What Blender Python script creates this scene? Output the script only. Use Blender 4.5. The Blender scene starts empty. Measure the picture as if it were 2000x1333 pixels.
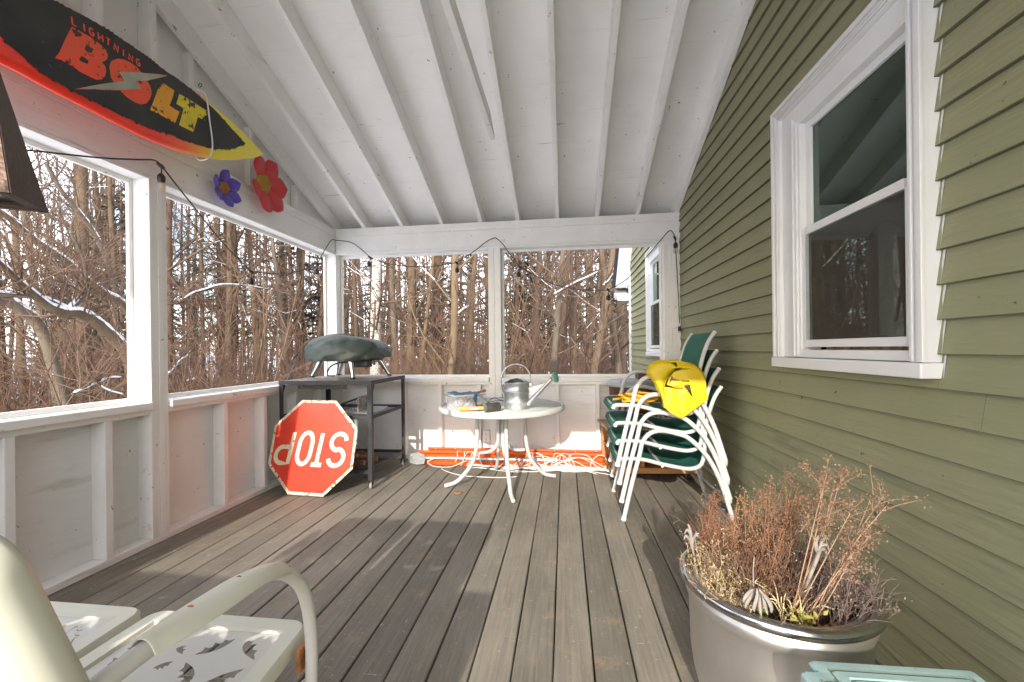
import bpy, bmesh, math, random
import numpy as np
from mathutils import Vector, Matrix
R = math.radians
rnd = random.Random(7)
scene = bpy.context.scene
col = scene.collection

# ---------------------------------------------------------------- camera
CAMH = 1.13
th = math.atan(103/820.); roll = 0.0115
fw = Vector((-math.sin(th), math.cos(th), 0)); r0 = Vector((math.cos(th), math.sin(th), 0)); u0 = Vector((0, 0, 1))
rt = r0*math.cos(roll) - u0*math.sin(roll); up = r0*math.sin(roll) + u0*math.cos(roll)
cd = bpy.data.cameras.new('camera'); cam = bpy.data.objects.new('camera', cd); col.objects.link(cam)
cd.sensor_width = 36; cd.lens = 36*820/2000.; cd.shift_y = 0.00785; cd.clip_start = 0.02; cd.clip_end = 600
M = Matrix((rt, up, -fw)).transposed().to_4x4(); M.translation = Vector((0, 0, CAMH)); cam.matrix_world = M
scene.camera = cam

# ---------------------------------------------------------------- sky and sun
SUN_EL = R(22.2); SUN_AZ = R(3.9)      # light travels towards +Y, a touch towards +X
w = bpy.data.worlds.new('World'); scene.world = w; w.use_nodes = True
nt = w.node_tree; bg = nt.nodes['Background']
sky = nt.nodes.new('ShaderNodeTexSky'); sky.sky_type = 'NISHITA'; sky.sun_disc = False
sky.sun_elevation = SUN_EL; sky.sun_rotation = R(180)+SUN_AZ; sky.air_density = 1.0; sky.dust_density = 1.5; sky.ozone_density = 1.0
# thin winter cloud: a pale veil broken by blue
tc = nt.nodes.new('ShaderNodeTexCoord'); nz = nt.nodes.new('ShaderNodeTexNoise'); nz.inputs['Scale'].default_value = 3.2
nz.inputs['Detail'].default_value = 6; nz.inputs['Roughness'].default_value = .6
cr = nt.nodes.new('ShaderNodeValToRGB'); cr.color_ramp.elements[0].position = .42; cr.color_ramp.elements[1].position = .6
mx = nt.nodes.new('ShaderNodeMixRGB'); mx.inputs['Color2'].default_value = (11.6, 11.7, 12.4, 1)
nt.links.new(tc.outputs['Generated'], nz.inputs['Vector']); nt.links.new(nz.outputs['Fac'], cr.inputs['Fac'])
nt.links.new(cr.outputs['Color'], mx.inputs['Fac']); nt.links.new(sky.outputs['Color'], mx.inputs['Color1'])
nt.links.new(mx.outputs['Color'], bg.inputs['Color']); bg.inputs['Strength'].default_value = 0.15
sd = bpy.data.lights.new('sun', 'SUN'); sd.energy = 2.0; sd.angle = R(.55); sd.color = (1, .93, .82)
so = bpy.data.objects.new('sun', sd); col.objects.link(so)
ld = Vector((math.sin(SUN_AZ)*math.cos(SUN_EL), math.cos(SUN_AZ)*math.cos(SUN_EL), -math.sin(SUN_EL)))
so.rotation_euler = ld.to_track_quat('-Z', 'Y').to_euler(); so.location = (0, -20, 12)
vs = scene.view_settings; vs.view_transform = 'Standard'; vs.look = 'None'; vs.gamma = 1; vs.exposure = 1.56
scene.render.engine = 'CYCLES'
scene.cycles.max_bounces = 10; scene.cycles.diffuse_bounces = 6; scene.cycles.transparent_max_bounces = 16

# ---------------------------------------------------------------- materials
def mat(name, c, rough=.6, c2=None, nscale=6., stretch=(1, 1, 1), bump=0., bscale=30., metal=0., spec=.5, lo=.35, hi=.7, detail=4, specks=None, bstretch=None, coat=0, alpha=None):
    m = bpy.data.materials.new(name); m.use_nodes = True; t = m.node_tree; p = t.nodes['Principled BSDF']
    L = t.links.new; N = t.nodes.new
    p.inputs['Roughness'].default_value = rough; p.inputs['Metallic'].default_value = metal
    p.inputs['Specular IOR Level'].default_value = spec; p.inputs['Coat Weight'].default_value = coat
    tcn = N('ShaderNodeTexCoord'); mp = N('ShaderNodeMapping'); mp.inputs['Scale'].default_value = stretch; L(tcn.outputs['Object'], mp.inputs['Vector'])
    p.inputs['Base Color'].default_value = (*c, 1); out = None
    if c2:
        n = N('ShaderNodeTexNoise'); n.inputs['Scale'].default_value = nscale; n.inputs['Detail'].default_value = detail; n.inputs['Roughness'].default_value = .6
        L(mp.outputs['Vector'], n.inputs['Vector'])
        rp = N('ShaderNodeValToRGB'); rp.color_ramp.elements[0].position = lo; rp.color_ramp.elements[1].position = hi
        rp.color_ramp.elements[0].color = (*c, 1); rp.color_ramp.elements[1].color = (*c2, 1)
        L(n.outputs['Fac'], rp.inputs['Fac']); out = rp.outputs['Color']
    for (sc, ss, pos, w_, cs) in (specks or []):
        n = N('ShaderNodeTexNoise'); n.inputs['Scale'].default_value = ss; n.inputs['Detail'].default_value = 3; n.inputs['Roughness'].default_value = .7
        m2 = N('ShaderNodeMapping'); m2.inputs['Scale'].default_value = sc; m2.inputs['Location'].default_value = (pos*7, pos*3, 1); L(tcn.outputs['Object'], m2.inputs['Vector']); L(m2.outputs['Vector'], n.inputs['Vector'])
        rp = N('ShaderNodeValToRGB'); rp.color_ramp.elements[0].position = pos; rp.color_ramp.elements[1].position = pos+w_
        L(n.outputs['Fac'], rp.inputs['Fac']); mxn = N('ShaderNodeMixRGB'); L(rp.outputs['Color'], mxn.inputs['Fac'])
        if out: L(out, mxn.inputs['Color1'])
        else: mxn.inputs['Color1'].default_value = (*c, 1)
        mxn.inputs['Color2'].default_value = (*cs, 1); out = mxn.outputs['Color']
    if out: L(out, p.inputs['Base Color'])
    if bump:
        n = N('ShaderNodeTexNoise'); n.inputs['Scale'].default_value = bscale; n.inputs['Detail'].default_value = 5
        m3 = N('ShaderNodeMapping'); m3.inputs['Scale'].default_value = bstretch or stretch; L(tcn.outputs['Object'], m3.inputs['Vector']); L(m3.outputs['Vector'], n.inputs['Vector'])
        b = N('ShaderNodeBump'); b.inputs['Strength'].default_value = bump; b.inputs['Distance'].default_value = .01; L(n.outputs['Fac'], b.inputs['Height']); L(b.outputs['Normal'], p.inputs['Normal'])
    if alpha is not None: p.inputs['Alpha'].default_value = alpha
    m['nodes'] = 1
    return m

NICK = (.25, .23, .2)
white = mat('white_paint', (.84, .83, .81), .55, (.78, .77, .745), 5, bump=.2, bscale=60, bstretch=(1, 1, .25), specks=[((1, 1, 1), 26, .69, .03, NICK)])
whitev = mat('white_trim', (.84, .83, .81), .5, (.775, .765, .74), 4, bump=.25, bscale=45, bstretch=(1, .15, 1), specks=[((1, .4, 1), 26, .68, .03, NICK), ((1, .1, 1), 14, .66, .10, (.60, .585, .55))])
ceilw = mat('white_ceiling', (.84, .83, .805), .6, (.77, .76, .735), 2.2, bump=.22, bscale=40, bstretch=(.12, 1, 1), specks=[((1, 1, 1), 15, .70, .02, (.20, .19, .17)), ((.3, 5, 1), 5, .71, .02, (.42, .40, .37)), ((.15, 3, 1), 9, .62, .12, (.72, .70, .665))])
panelw = mat('white_panel', (.82, .815, .80), .6, (.76, .755, .74), 2.5, bump=.35, bscale=22, bstretch=(.3, .3, 1.6), specks=[((1, 1, 1), 20, .69, .02, NICK), ((.5, .5, 3), 3, .62, .15, (.64, .62, .58))])
vinyl = mat('white_vinyl', (.8, .8, .8), .35, (.75, .74, .72), 3)
olive = mat('sage_clapboard', (.245, .252, .138), .6, (.300, .292, .175), 1.6, bump=.5, bscale=60, bstretch=(1, .12, 1), lo=.3, hi=.72, detail=8, specks=[((1, .8, 1), 20, .70, .02, (.10, .09, .05)), ((1, .15, 1.5), 8, .60, .14, (.19, .198, .12))])
lapdark = mat('lap_shade_and_dirt', (.105, .105, .060), .8, (.15, .148, .09), 9)  # shadow line of each lap painted onto the board's bottom edge, with some dirt
steel = mat('dark_steel', (.030, .032, .036), .45, (.045, .046, .048), 8, metal=.3)
blackp = mat('black_plastic', (.018, .018, .018), .45)
galv = mat('galvanized', (.42, .44, .45), .38, (.58, .6, .6), 14, metal=.75, lo=.3, hi=.7, bump=.05)
zinc = mat('zinc', (.55, .56, .57), .3, (.7, .7, .7), 12, metal=.9)
chrome = mat('chrome_steel', (.6, .6, .6), .18, metal=1)
whitemetal = mat('white_powdercoat', (.55, .55, .54), .38, (.50, .495, .48), 9, specks=[((1, 1, 1), 30, .76, .02, (.35, .25, .15))])
green = mat('green_sling', (.012, .12, .085), .7, (.018, .15, .105), 5, bump=.3, bscale=400)
yellow = mat('yellow_tarp', (.68, .50, .006), .5, (.56, .39, .005), 4, bump=.9, bscale=9)
strapy = mat('yellow_strap', (.8, .42, .02), .6, (.7, .3, .015), 20)
cedar = mat('cedar', (.58, .29, .11), .5, (.40, .18, .065), 3, stretch=(.6, 6, 9), bump=.1, specks=[((1, 1, 1), 6, .70, .03, (.14, .05, .02))])
cedar_top = mat('weathered_cedar', (.50, .38, .24), .7, (.37, .27, .16), 5, stretch=(.6, 5, 1), bump=.2)
stopred = mat('red_sign', (.68, .055, .022), .4, (.54, .03, .015), 3.2, specks=[((1, 1, 1), 24, .74, .015, (.5, .35, .22)), ((2.5, 1, .5), 9, .70, .03, (.36, .02, .02))])
cream = mat('cream_reflective', (.72, .68, .5), .5, (.64, .62, .46), 8, specks=[((1, 1, 1), 26, .67, .02, (.3, .05, .03))])
rusty = mat('chipped_border', (.70, .64, .48), .6, (.62, .5, .36), 16, specks=[((1, 1, 1), 30, .56, .03, (.28, .07, .03))])
orange = mat('orange_paint', (.82, .13, .012), .35, (.74, .11, .01), 4, specks=[((1, 1, 1), 22, .76, .02, (.3, .1, .05))])
cordw = mat('white_cord', (.78, .76, .70), .5)
brownl = mat('brown_metal', (.062, .032, .020), .45, (.082, .044, .028), 60, metal=.4, bump=.15, bscale=120)
frost = mat('frosted_glass_top', (.46, .48, .46), .28, (.52, .53, .5), 5)
coverg = mat('green_cover', (.040, .056, .045), .42, (.075, .094, .078), 4, bump=1.0, bscale=9)
mint = mat('mint_enamel', (.66, .65, .54), .35, (.60, .59, .48), 3, specks=[((1, 1, 1), 26, .765, .01, (.12, .05, .02))])
creamm = mat('cream_enamel', (.62, .61, .56), .38, (.57, .55, .49), 4, specks=[((1, 1, 1), 26, .77, .01, (.12, .05, .02))])
rust = mat('rust', (.50, .20, .06), .85, (.10, .035, .02), 30, bump=.6)
stain = mat('brushed_stainless', (.60, .575, .55), .36, (.50, .475, .45), 5, stretch=(1, 1, .5), metal=.9, bump=.06, specks=[((1, 1, 1), 9, .76, .02, (.3, .12, .04))])
stainrim = mat('polished_rim', (.52, .51, .50), .16, (.42, .41, .40), 8, metal=1)
soil = mat('soil', (.035, .022, .014), .95, (.07, .045, .028), 40, bump=1, bscale=60)
teal = mat('teal_plastic', (.33, .46, .43), .5, (.22, .33, .34), 5, stretch=(1, 3, 1), lo=.35, hi=.62, specks=[((6, 1.2, 1), 7, .66, .03, (.18, .26, .28))])
bulbglass = mat('bulb_glass', (.8, .74, .66), .05, alpha=.16)
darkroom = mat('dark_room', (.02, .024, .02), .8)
curtain = mat('brown_curtain', (.85, .52, .30), .9, (.30, .18, .11), 9, stretch=(1, 4, .4))

def glass_mat(name, tint, rough=.02, mixf=.5):
    m = bpy.data.materials.new(name); m.use_nodes = True; t = m.node_tree
    for n in list(t.nodes): t.nodes.remove(n)
    o = t.nodes.new('ShaderNodeOutputMaterial'); g = t.nodes.new('ShaderNodeBsdfGlossy'); g.inputs['Roughness'].default_value = rough
    g.inputs['Color'].default_value = (.75, .95, .85, 1)
    tr = t.nodes.new('ShaderNodeBsdfTransparent'); tr.inputs['Color'].default_value = (*tint, 1)
    lw = t.nodes.new('ShaderNodeFresnel'); lw.inputs['IOR'].default_value = 2.1
    mx = t.nodes.new('ShaderNodeMixShader'); t.links.new(lw.outputs[0], mx.inputs[0]); t.links.new(tr.outputs[0], mx.inputs[1]); t.links.new(g.outputs[0], mx.inputs[2])
    t.links.new(mx.outputs[0], o.inputs['Surface']); m['nodes'] = 1
    return m
pane_m = glass_mat('window_glass', (.62, .8, .72))
clear_m = mat('clear_plastic', (.75, .76, .78), .25, alpha=.30)
screen_m = mat('insect_screen', (.10, .08, .065), .8, alpha=.22)

# deck boards: a grey-brown tone of its own for every board, grain along the board, worn paint flecks
def deck_mat():
    m = bpy.data.materials.new('deck_boards'); m.use_nodes = True; t = m.node_tree; p = t.nodes['Principled BSDF']; N = t.nodes.new; L = t.links.new
    tcn = N('ShaderNodeTexCoord'); sx = N('ShaderNodeSeparateXYZ'); L(tcn.outputs['Object'], sx.inputs[0])
    a = N('ShaderNodeMath'); a.operation = 'SUBTRACT'; a.inputs[1].default_value = DECK0; L(sx.outputs['X'], a.inputs[0])
    b = N('ShaderNodeMath'); b.operation = 'DIVIDE'; b.inputs[1].default_value = PITCH; L(a.outputs[0], b.inputs[0])
    c = N('ShaderNodeMath'); c.operation = 'FLOOR'; L(b.outputs[0], c.inputs[0])
    wn = N('ShaderNodeTexWhiteNoise'); wn.noise_dimensions = '1D'; L(c.outputs[0], wn.inputs['W'])
    cmb = N('ShaderNodeCombineXYZ'); L(c.outputs[0], cmb.inputs['Z']); mp = N('ShaderNodeMapping'); mp.inputs['Scale'].default_value = (26, 1.1, 1); L(tcn.outputs['Object'], mp.inputs['Vector'])
    ad = N('ShaderNodeVectorMath'); ad.operation = 'ADD'; L(mp.outputs[0], ad.inputs[0]); L(cmb.outputs[0], ad.inputs[1])
    n1 = N('ShaderNodeTexNoise'); n1.inputs['Scale'].default_value = 3.2; n1.inputs['Detail'].default_value = 8; n1.inputs['Roughness'].default_value = .68; n1.inputs['Distortion'].default_value = .6; L(ad.outputs[0], n1.inputs['Vector'])
    rp = N('ShaderNodeValToRGB'); e = rp.color_ramp.elements; e[0].position = .28; e[0].color = (.150, .132, .105, 1); e[1].position = .72; e[1].color = (.250, .226, .184, 1)
    L(n1.outputs['Fac'], rp.inputs['Fac'])
    # big soft patches (walked, damp, worn)
    n2 = N('ShaderNodeTexNoise'); n2.inputs['Scale'].default_value = 1.6; n2.inputs['Detail'].default_value = 5; L(ad.outputs[0], n2.inputs['Vector'])
    m2 = N('ShaderNodeMapping'); m2.inputs['Scale'].default_value = (2.2, 1, 1); L(tcn.outputs['Object'], m2.inputs[0]); L(m2.outputs[0], n2.inputs['Vector'])
    r2 = N('ShaderNodeMapRange'); r2.inputs[1].default_value = .3; r2.inputs[2].default_value = .7; r2.inputs[3].default_value = .80; r2.inputs[4].default_value = 1.22; L(n2.outputs['Fac'], r2.inputs[0])
    r3 = N('ShaderNodeMapRange'); r3.inputs[3].default_value = .82; r3.inputs[4].default_value = 1.16; L(wn.outputs['Value'], r3.inputs[0])
    mu = N('ShaderNodeMath'); mu.operation = 'MULTIPLY'; L(r2.outputs[0], mu.inputs[0]); L(r3.outputs[0], mu.inputs[1])
    hv = N('ShaderNodeHueSaturation'); L(rp.outputs['Color'], hv.inputs['Color']); L(mu.outputs[0], hv.inputs['Value'])
    out = hv.outputs['Color']
    # fine cross scuffs and pale flecks
    for sc, ss, lo, hi, cs in (((6, 3, 1), 7, .615, .67, (.40, .37, .32)), ((3, 14, 1), 5, .635, .66, (.46, .43, .37)), ((2, 2, 1), 3, .55, .75, (.30, .235, .155)), ((1.3, 1, 1), 5, .60, .78, (.20, .185, .16)), ((1, 1, 1), 26, .70, .72, (.05, .04, .03)), ((9, .5, 1), 4, .66, .70, (.13, .11, .085))):
        n = N('ShaderNodeTexNoise'); n.inputs['Scale'].default_value = ss; n.inputs['Detail'].default_value = 6; n.inputs['Roughness'].default_value = .75
        q = N('ShaderNodeMapping'); q.inputs['Scale'].default_value = sc; q.inputs['Location'].default_value = (lo*9, 2, 0); L(tcn.outputs['Object'], q.inputs[0]); L(q.outputs[0], n.inputs['Vector'])
        rr = N('ShaderNodeValToRGB'); rr.color_ramp.elements[0].position = lo; rr.color_ramp.elements[1].position = hi; L(n.outputs['Fac'], rr.inputs['Fac'])
        mxn = N('ShaderNodeMixRGB'); L(rr.outputs['Color'], mxn.inputs['Fac']); L(out, mxn.inputs['Color1']); mxn.inputs['Color2'].default_value = (*cs, 1); out = mxn.outputs['Color']
    L(out, p.inputs['Base Color']); p.inputs['Roughness'].default_value = .68
    bp = N('ShaderNodeBump'); bp.inputs['Strength'].default_value = .45; bp.inputs['Distance'].default_value = .006; L(n1.outputs['Fac'], bp.inputs['Height']); L(bp.outputs[0], p.inputs['Normal'])
    m['nodes'] = 1
    return m
PITCH = .1437; DECK0 = -2.497
deckm = deck_mat()

# ---------------------------------------------------------------- build helpers
ORG = {}
def tag(o, label=None, cat=None, group=None, kind=None):
    if label: o['label'] = label
    if cat: o['category'] = cat
    if group: o['group'] = group
    if kind: o['kind'] = kind
    return o
def thing(name, loc, label, cat, group=None):
    o = bpy.data.objects.new(name, None); o.empty_display_size = .1; col.objects.link(o); o.location = loc; ORG[o] = Vector(loc)
    return tag(o, label, cat, group)
def copy_tree(o, parent=None):
    c = o.copy(); col.objects.link(c); ORG[c] = ORG.get(o, Vector())
    if parent: c.parent = parent
    for ch in list(o.children):
        if ch is not c: copy_tree(ch, c)
    return c
def circ(n, r, ph=0): return [(r*math.cos(2*math.pi*k/n+ph), r*math.sin(2*math.pi*k/n+ph)) for k in range(n)]
def spline(P, n=6):
    P = [Vector(p) for p in P]; out = []
    for i in range(len(P)-1):
        a = P[max(i-1, 0)]; b = P[i]; c = P[i+1]; d = P[min(i+2, len(P)-1)]
        for k in range(n):
            t = k/n; out.append(.5*((2*b)+(c-a)*t+(2*a-5*b+4*c-d)*t*t+(3*b-3*c+d-a)*t**3))
    out.append(P[-1]); return out
class MB:
    def __init__(s): s.v = []; s.f = []; s.sm = []
    def add(s, vs, fs, smooth=False):
        o = len(s.v); s.v += [tuple(x) for x in vs]; s.f += [tuple(i+o for i in f) for f in fs]; s.sm += [smooth]*len(fs); return s
    def box(s, x0, x1, y0, y1, z0, z1, M=None):
        P = [Vector((x, y, z)) for x in (x0, x1) for y in (y0, y1) for z in (z0, z1)]
        if M: P = [M @ p for p in P]
        return s.add(P, [(0, 1, 3, 2), (4, 6, 7, 5), (0, 4, 5, 1), (2, 3, 7, 6), (0, 2, 6, 4), (1, 5, 7, 3)])
    def bar(s, a, b, w, h, upv=(0, 0, 1)):
        a = Vector(a); b = Vector(b); d = (b-a).normalized(); u = Vector(upv); x = d.cross(u).normalized(); u = x.cross(d)
        P = [p+x*sx*w/2+u*su*h/2 for p in (a, b) for sx in (-1, 1) for su in (-1, 1)]
        return s.add(P, [(0, 1, 3, 2), (4, 6, 7, 5), (0, 4, 5, 1), (2, 3, 7, 6), (0, 2, 6, 4), (1, 5, 7, 3)])
    def tube(s, P, r, n=10, caps=True, closed=False):
        P = [Vector(p) for p in P]; m = len(P); rs = r if hasattr(r, '__len__') else [r]*m
        T = [((P[(i+1) % m] if closed else P[min(i+1, m-1)])-(P[i-1] if closed else P[max(i-1, 0)])).normalized() for i in range(m)]
        u = T[0].orthogonal().normalized(); V = []
        for i in range(m):
            u = (u-T[i]*u.dot(T[i])).normalized(); w_ = T[i].cross(u)
            V += [P[i]+(u*math.cos(2*math.pi*k/n)+w_*math.sin(2*math.pi*k/n))*rs[i] for k in range(n)]
        F = []
        for i in range(m if closed else m-1):
            j = (i+1) % m
            F += [(i*n+k, i*n+(k+1) % n, j*n+(k+1) % n, j*n+k) for k in range(n)]
        s.add(V, F, True)
        if caps and not closed: s.add(V[:n], [tuple(range(n))[::-1]]); s.add(V[-n:], [tuple(range(n))])
        return s
    def lathe(s, prof, c, n=40, axis=None, smooth=True, sx=1, sy=1):
        Mx = Vector((0, 0, 1)).rotation_difference(Vector(axis)).to_matrix() if axis else Matrix.Identity(3); c = Vector(c)
        V = [c+Mx @ Vector((r*sx*math.cos(2*math.pi*k/n), r*sy*math.sin(2*math.pi*k/n), z)) for r, z in prof for k in range(n)]
        F = [(i*n+k, i*n+(k+1) % n, (i+1)*n+(k+1) % n, (i+1)*n+k) for i in range(len(prof)-1) for k in range(n)]
        return s.add(V, F, smooth)
    def poly(s, P): return s.add(P, [tuple(range(len(P)))])
    def prism(s, P, d):
        d = Vector(d); P = [Vector(p) for p in P]; n = len(P)
        return s.add(P+[p+d for p in P], [tuple(range(n))[::-1], tuple(range(n, 2*n))]+[(i, (i+1) % n, n+(i+1) % n, n+i) for i in range(n)])
    def grid(s, rows, closed=False):
        m = len(rows[0]); V = [p for r_ in rows for p in r_]; F = []
        for i in range(len(rows)-1):
            for k in range(m if closed else m-1): F.append((i*m+k, i*m+(k+1) % m, (i+1)*m+(k+1) % m, (i+1)*m+k))
        return s.add(V, F, True)
    def build(s, name, m, parent=None, bevel=0, solid=0, sub=0, label=None, fix=True):
        me = bpy.data.meshes.new(name); off = ORG.get(parent, Vector()) if parent else Vector()
        me.from_pydata([tuple(Vector(v)-off) for v in s.v], [], s.f); me.polygons.foreach_set('use_smooth', s.sm)
        me.materials.append(m); me.update()
        if fix:
            b = bmesh.new(); b.from_mesh(me); bmesh.ops.recalc_face_normals(b, faces=b.faces); b.to_mesh(me); b.free()
        o = bpy.data.objects.new(name, me); col.objects.link(o)
        if parent: o.parent = parent
        ORG[o] = off
        if solid: q = o.modifiers.new('solid', 'SOLIDIFY'); q.thickness = solid; q.offset = 0
        if sub: q = o.modifiers.new('sub', 'SUBSURF'); q.levels = sub; q.render_levels = sub
        if bevel: q = o.modifiers.new('bevel', 'BEVEL'); q.width = bevel; q.segments = 2; q.limit_method = 'ANGLE'; q.angle_limit = R(40)
        if label: o['label'] = label
        return o

# ---------------------------------------------------------------- porch structure
XL = -2.407; XR = 1.112; YB = 4.2; YR = -.16; TH = .14      # inner faces; wall depth
SL = .41; YM = 2.02; ZH = 2.425
def zr(y): return ZH+SL*((YB-y) if y > YM else (y-YR))        # underside of rafters

# deck (real boards with gaps)
d = MB(); k = 0; x = DECK0
while x < XR+.03:
    zz = rnd.uniform(-.0015, .0015); g = rnd.uniform(.0022, .0042)
    x1 = min(x+PITCH, XR+.03)
    # tiny bow along the length keeps the gaps from looking ruled
    rows = []; ys = [YR-.14+(YB-YR+.28)*i/14 for i in range(15)]; w1 = [rnd.uniform(-.0012, .0012) for _ in ys]; w2 = [rnd.uniform(-.0012, .0012) for _ in ys]
    prof = lambda i, y: [(x+g+w1[i], y, -.025), (x+g+w1[i], y, -.004+zz), (x+g+w1[i]+.004, y, zz), (x1-g+w2[i]-.004, y, zz), (x1-g+w2[i], y, -.004+zz), (x1-g+w2[i], y, -.025)]
    d.grid([prof(i, y) for i, y in enumerate(ys)]); x += PITCH; k += 1
d.sm = [False]*len(d.sm)
o = d.build('deck', deckm); tag(o, kind='structure')
o = MB().box(-2.6, 1.2, YR-.2, YB+.2, -.30, -.05).build('deck_underside', darkroom); tag(o, kind='structure')

def half_wall(name, label, axis, a0, a1, face, outer, stud_c, gaps, sill_segs):
    """axis 'y': wall running along y with inner face at x=face; axis 'x': along x with inner face at y=face."""
    def B(m, u0_, u1_, d0, d1, z0, z1):
        lo, hi = sorted((d0, d1))
        if axis == 'y': m.box(lo, hi, u0_, u1_, z0, z1)
        else: m.box(u0_, u1_, lo, hi, z0, z1)
        return m
    s = 1 if outer > face else -1
    t = thing(name, ((face, (a0+a1)/2, 0) if axis == 'y' else ((a0+a1)/2, face, 0)), label, 'wall')
    B(MB(), a0, a1, face+s*.092, face+s*.104, 0.002, .80).build('panel', panelw, t)
    B(MB(), a0, a1, face, face+s*.092, .002, .040).build('base_plate', whitev, t, bevel=.003)
    B(MB(), a0, a1, face+s*.0034, face+s*.06, .7705, .80).build('apron', whitev, t, bevel=.002)
    for c in stud_c: B(MB(), c-.019, c+.019, face+s*.0050, face+s*.092, .0405, .770).build('stud', white, t, bevel=.003)
    for (q0, q1) in sill_segs:
        m = MB(); B(m, q0, q1, face-s*.022, face+s*.10, .8005, .842); m.build('sill', whitev, t, bevel=.004)
    return t
half_wall('half_wall', 'white stud half wall below the left screened openings, open bays facing the deck', 'y', YR, YB, XL, -9, [.33, .73, 1.137, 1.547, 1.949, 2.725, 3.125, 3.53, 3.93], 0, [(-.15, 2.174), (2.290, 4.195)])
tb = half_wall('half_wall', 'white stud half wall behind the round table, sunlit bays facing the camera', 'x', XL, XR-.16, YB, 9, [-2.06, -1.68, -1.285, -.875, -.44, -.08, .317, .72], 0, [(-2.38, -.762), (-.635, XR-.158)])
half_wall('half_wall', 'white half wall at the rear end of the porch, behind the viewer', 'x', XL, -.48, YR, -9, [-2.0, -1.6, -1.2, -.8, -.52], 0, [(-2.38, -.485)])
# socket outlet on the back wall
t = thing('wall_outlet', (-.80, YB+.09, .45), 'small white electrical outlet on the wall behind the round table', 'outlet')
ox, oy, oz = [-0.802, 4.24, 0.246]
MB().box(ox-.036, ox+.036, 4.20, 4.21, oz-.06, oz+.06).build('cover_plate', vinyl, t, bevel=.003)
MB().box(ox-.03, ox+.03, 4.21, 4.285, oz-.055, oz+.055).build('box', vinyl, t)
for s in (-1, 1):
    m = MB()
    for q in (-1, 1): m.box(ox+q*.007-.0015, ox+q*.007+.0015, 4.1985, 4.2005, oz+s*.026-.006, oz+s*.026+.006)
    m.lathe([(0, 0), (.003, 0), (.003, .002)], (ox, 4.1985, oz+s*.026-.012), 8, axis=(0, 1, 0)); m.build('slots', blackp, t)

# header beams: main board, top plate, small stop below
def header(name, label, axis, a0, a1, face, outer):
    s = 1 if outer > face else -1
    t = thing(name, ((face, (a0+a1)/2, 2.155) if axis == 'y' else ((a0+a1)/2, face, 2.155)), label, 'beam')
    def B(u0_, u1_, d0, d1, z0, z1):
        lo, hi = sorted((d0, d1)); return MB().box(lo, hi, u0_, u1_, z0, z1) if axis == 'y' else MB().box(u0_, u1_, lo, hi, z0, z1)
    B(a0, a1, face+s*.003, face+s*TH, 2.178, 2.346).build('beam_board', whitev, t, bevel=.002)
    B(a0, a1, face+s*.004, face+s*TH, 2.155, 2.1765).build('soffit_board', white, t, bevel=.002)
    B(a0, a1, face, face+s*TH, 2.3475, 2.386).build('top_plate', whitev, t, bevel=.002)
    B(a0, a1, face+s*.001, face+s*TH, 2.387, 2.425).build('top_plate', whitev, t, bevel=.002)
header('header_beam', 'long white beam over the left screened openings, carrying the metal flowers', 'y', YR-.14, YB+.14, XL, -9)
header('header_beam', 'white beam over the back openings with the string lights looped on it', 'x', XL, XR, YB, 9)
header('header_beam', 'white beam at the rear end of the porch, behind the viewer', 'x', XL, XR, YR, -9)

# posts
def post(label, x0, x1, y0, y1, seams, axis, z0=.041, z1=2.155):
    t = thing('porch_post', ((x0+x1)/2, (y0+y1)/2, z0), label, 'post')
    E_ = ([y0]+seams+[y1]) if axis == 'y' else ([x0]+seams+[x1])
    for i in range(len(E_)-1):
        a, b = E_[i]+.0006, E_[i+1]-.0006; dd = [0, .003, .001, .004, .002][i % 5]
        m = MB().box(x0, x1-dd, a, b, z0, z1) if axis == 'y' else MB().box(a, b, y0+dd, y1, z0, z1)
        m.build('post_board', white if i % 2 else whitev, t, bevel=.0018)
    return t
post('white built-up post between the two left openings', -2.547, XL+.002, 2.175, 2.287, [2.196, 2.228, 2.262], 'y')
post('white corner post behind the covered pizza oven', -2.547, XL, YB, YB+TH, [], 'y')
post('white post in the middle of the back wall, behind the watering can', -.758, -.637, YB-.003, YB+TH, [-.702], 'x')
post('white post against the green siding at the right end of the back wall', .957, XR-.004, YB-.002, YB+TH, [.992, 1.03, 1.068], 'x')
post('white corner post at the rear left, behind the viewer', -2.547, XL, YR-TH, YR, [], 'y')
post('white post against the siding at the rear, behind the viewer', .86, XR-.004, YR-TH, YR, [], 'x')  # out of view; made wider to block sun from the siding

# slim screen frames set in the outer half of each opening
def screen_frame(label, axis, a0, a1, d, z0=.8425, z1=2.1545):
    t = thing('screen_frame', (d, (a0+a1)/2, z0) if axis == 'y' else ((a0+a1)/2, d, z0), label, 'frame')
    for (u0_, u1_, q0, q1) in ((a0, a0+.022, z0, z1), (a1-.022, a1, z0, z1), (a0+.0225, a1-.0225, z0, z0+.026), (a0+.0225, a1-.0225, z1-.026, z1)):
        m = MB().box(d-.011, d+.011, u0_, u1_, q0, q1) if axis == 'y' else MB().box(u0_, u1_, d-.011, d+.011, q0, q1)
        m.build('frame_stile' if q1-q0 > .1 else 'frame_rail', whitev, t, bevel=.002)
XO = XL-.118; YO = YB+.105
screen_frame('slim white frame of the left opening nearest the viewer', 'y', YR+.002, 2.174, XO)
screen_frame('slim white frame of the left opening behind the stop sign', 'y', 2.289, YB-.001, XO)
screen_frame('slim white frame of the left back opening, above the pizza oven', 'x', XL+.001, -.759, YO)
screen_frame('slim white frame of the right back opening, looking past the house wall', 'x', -.636, .956, YO)

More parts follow.
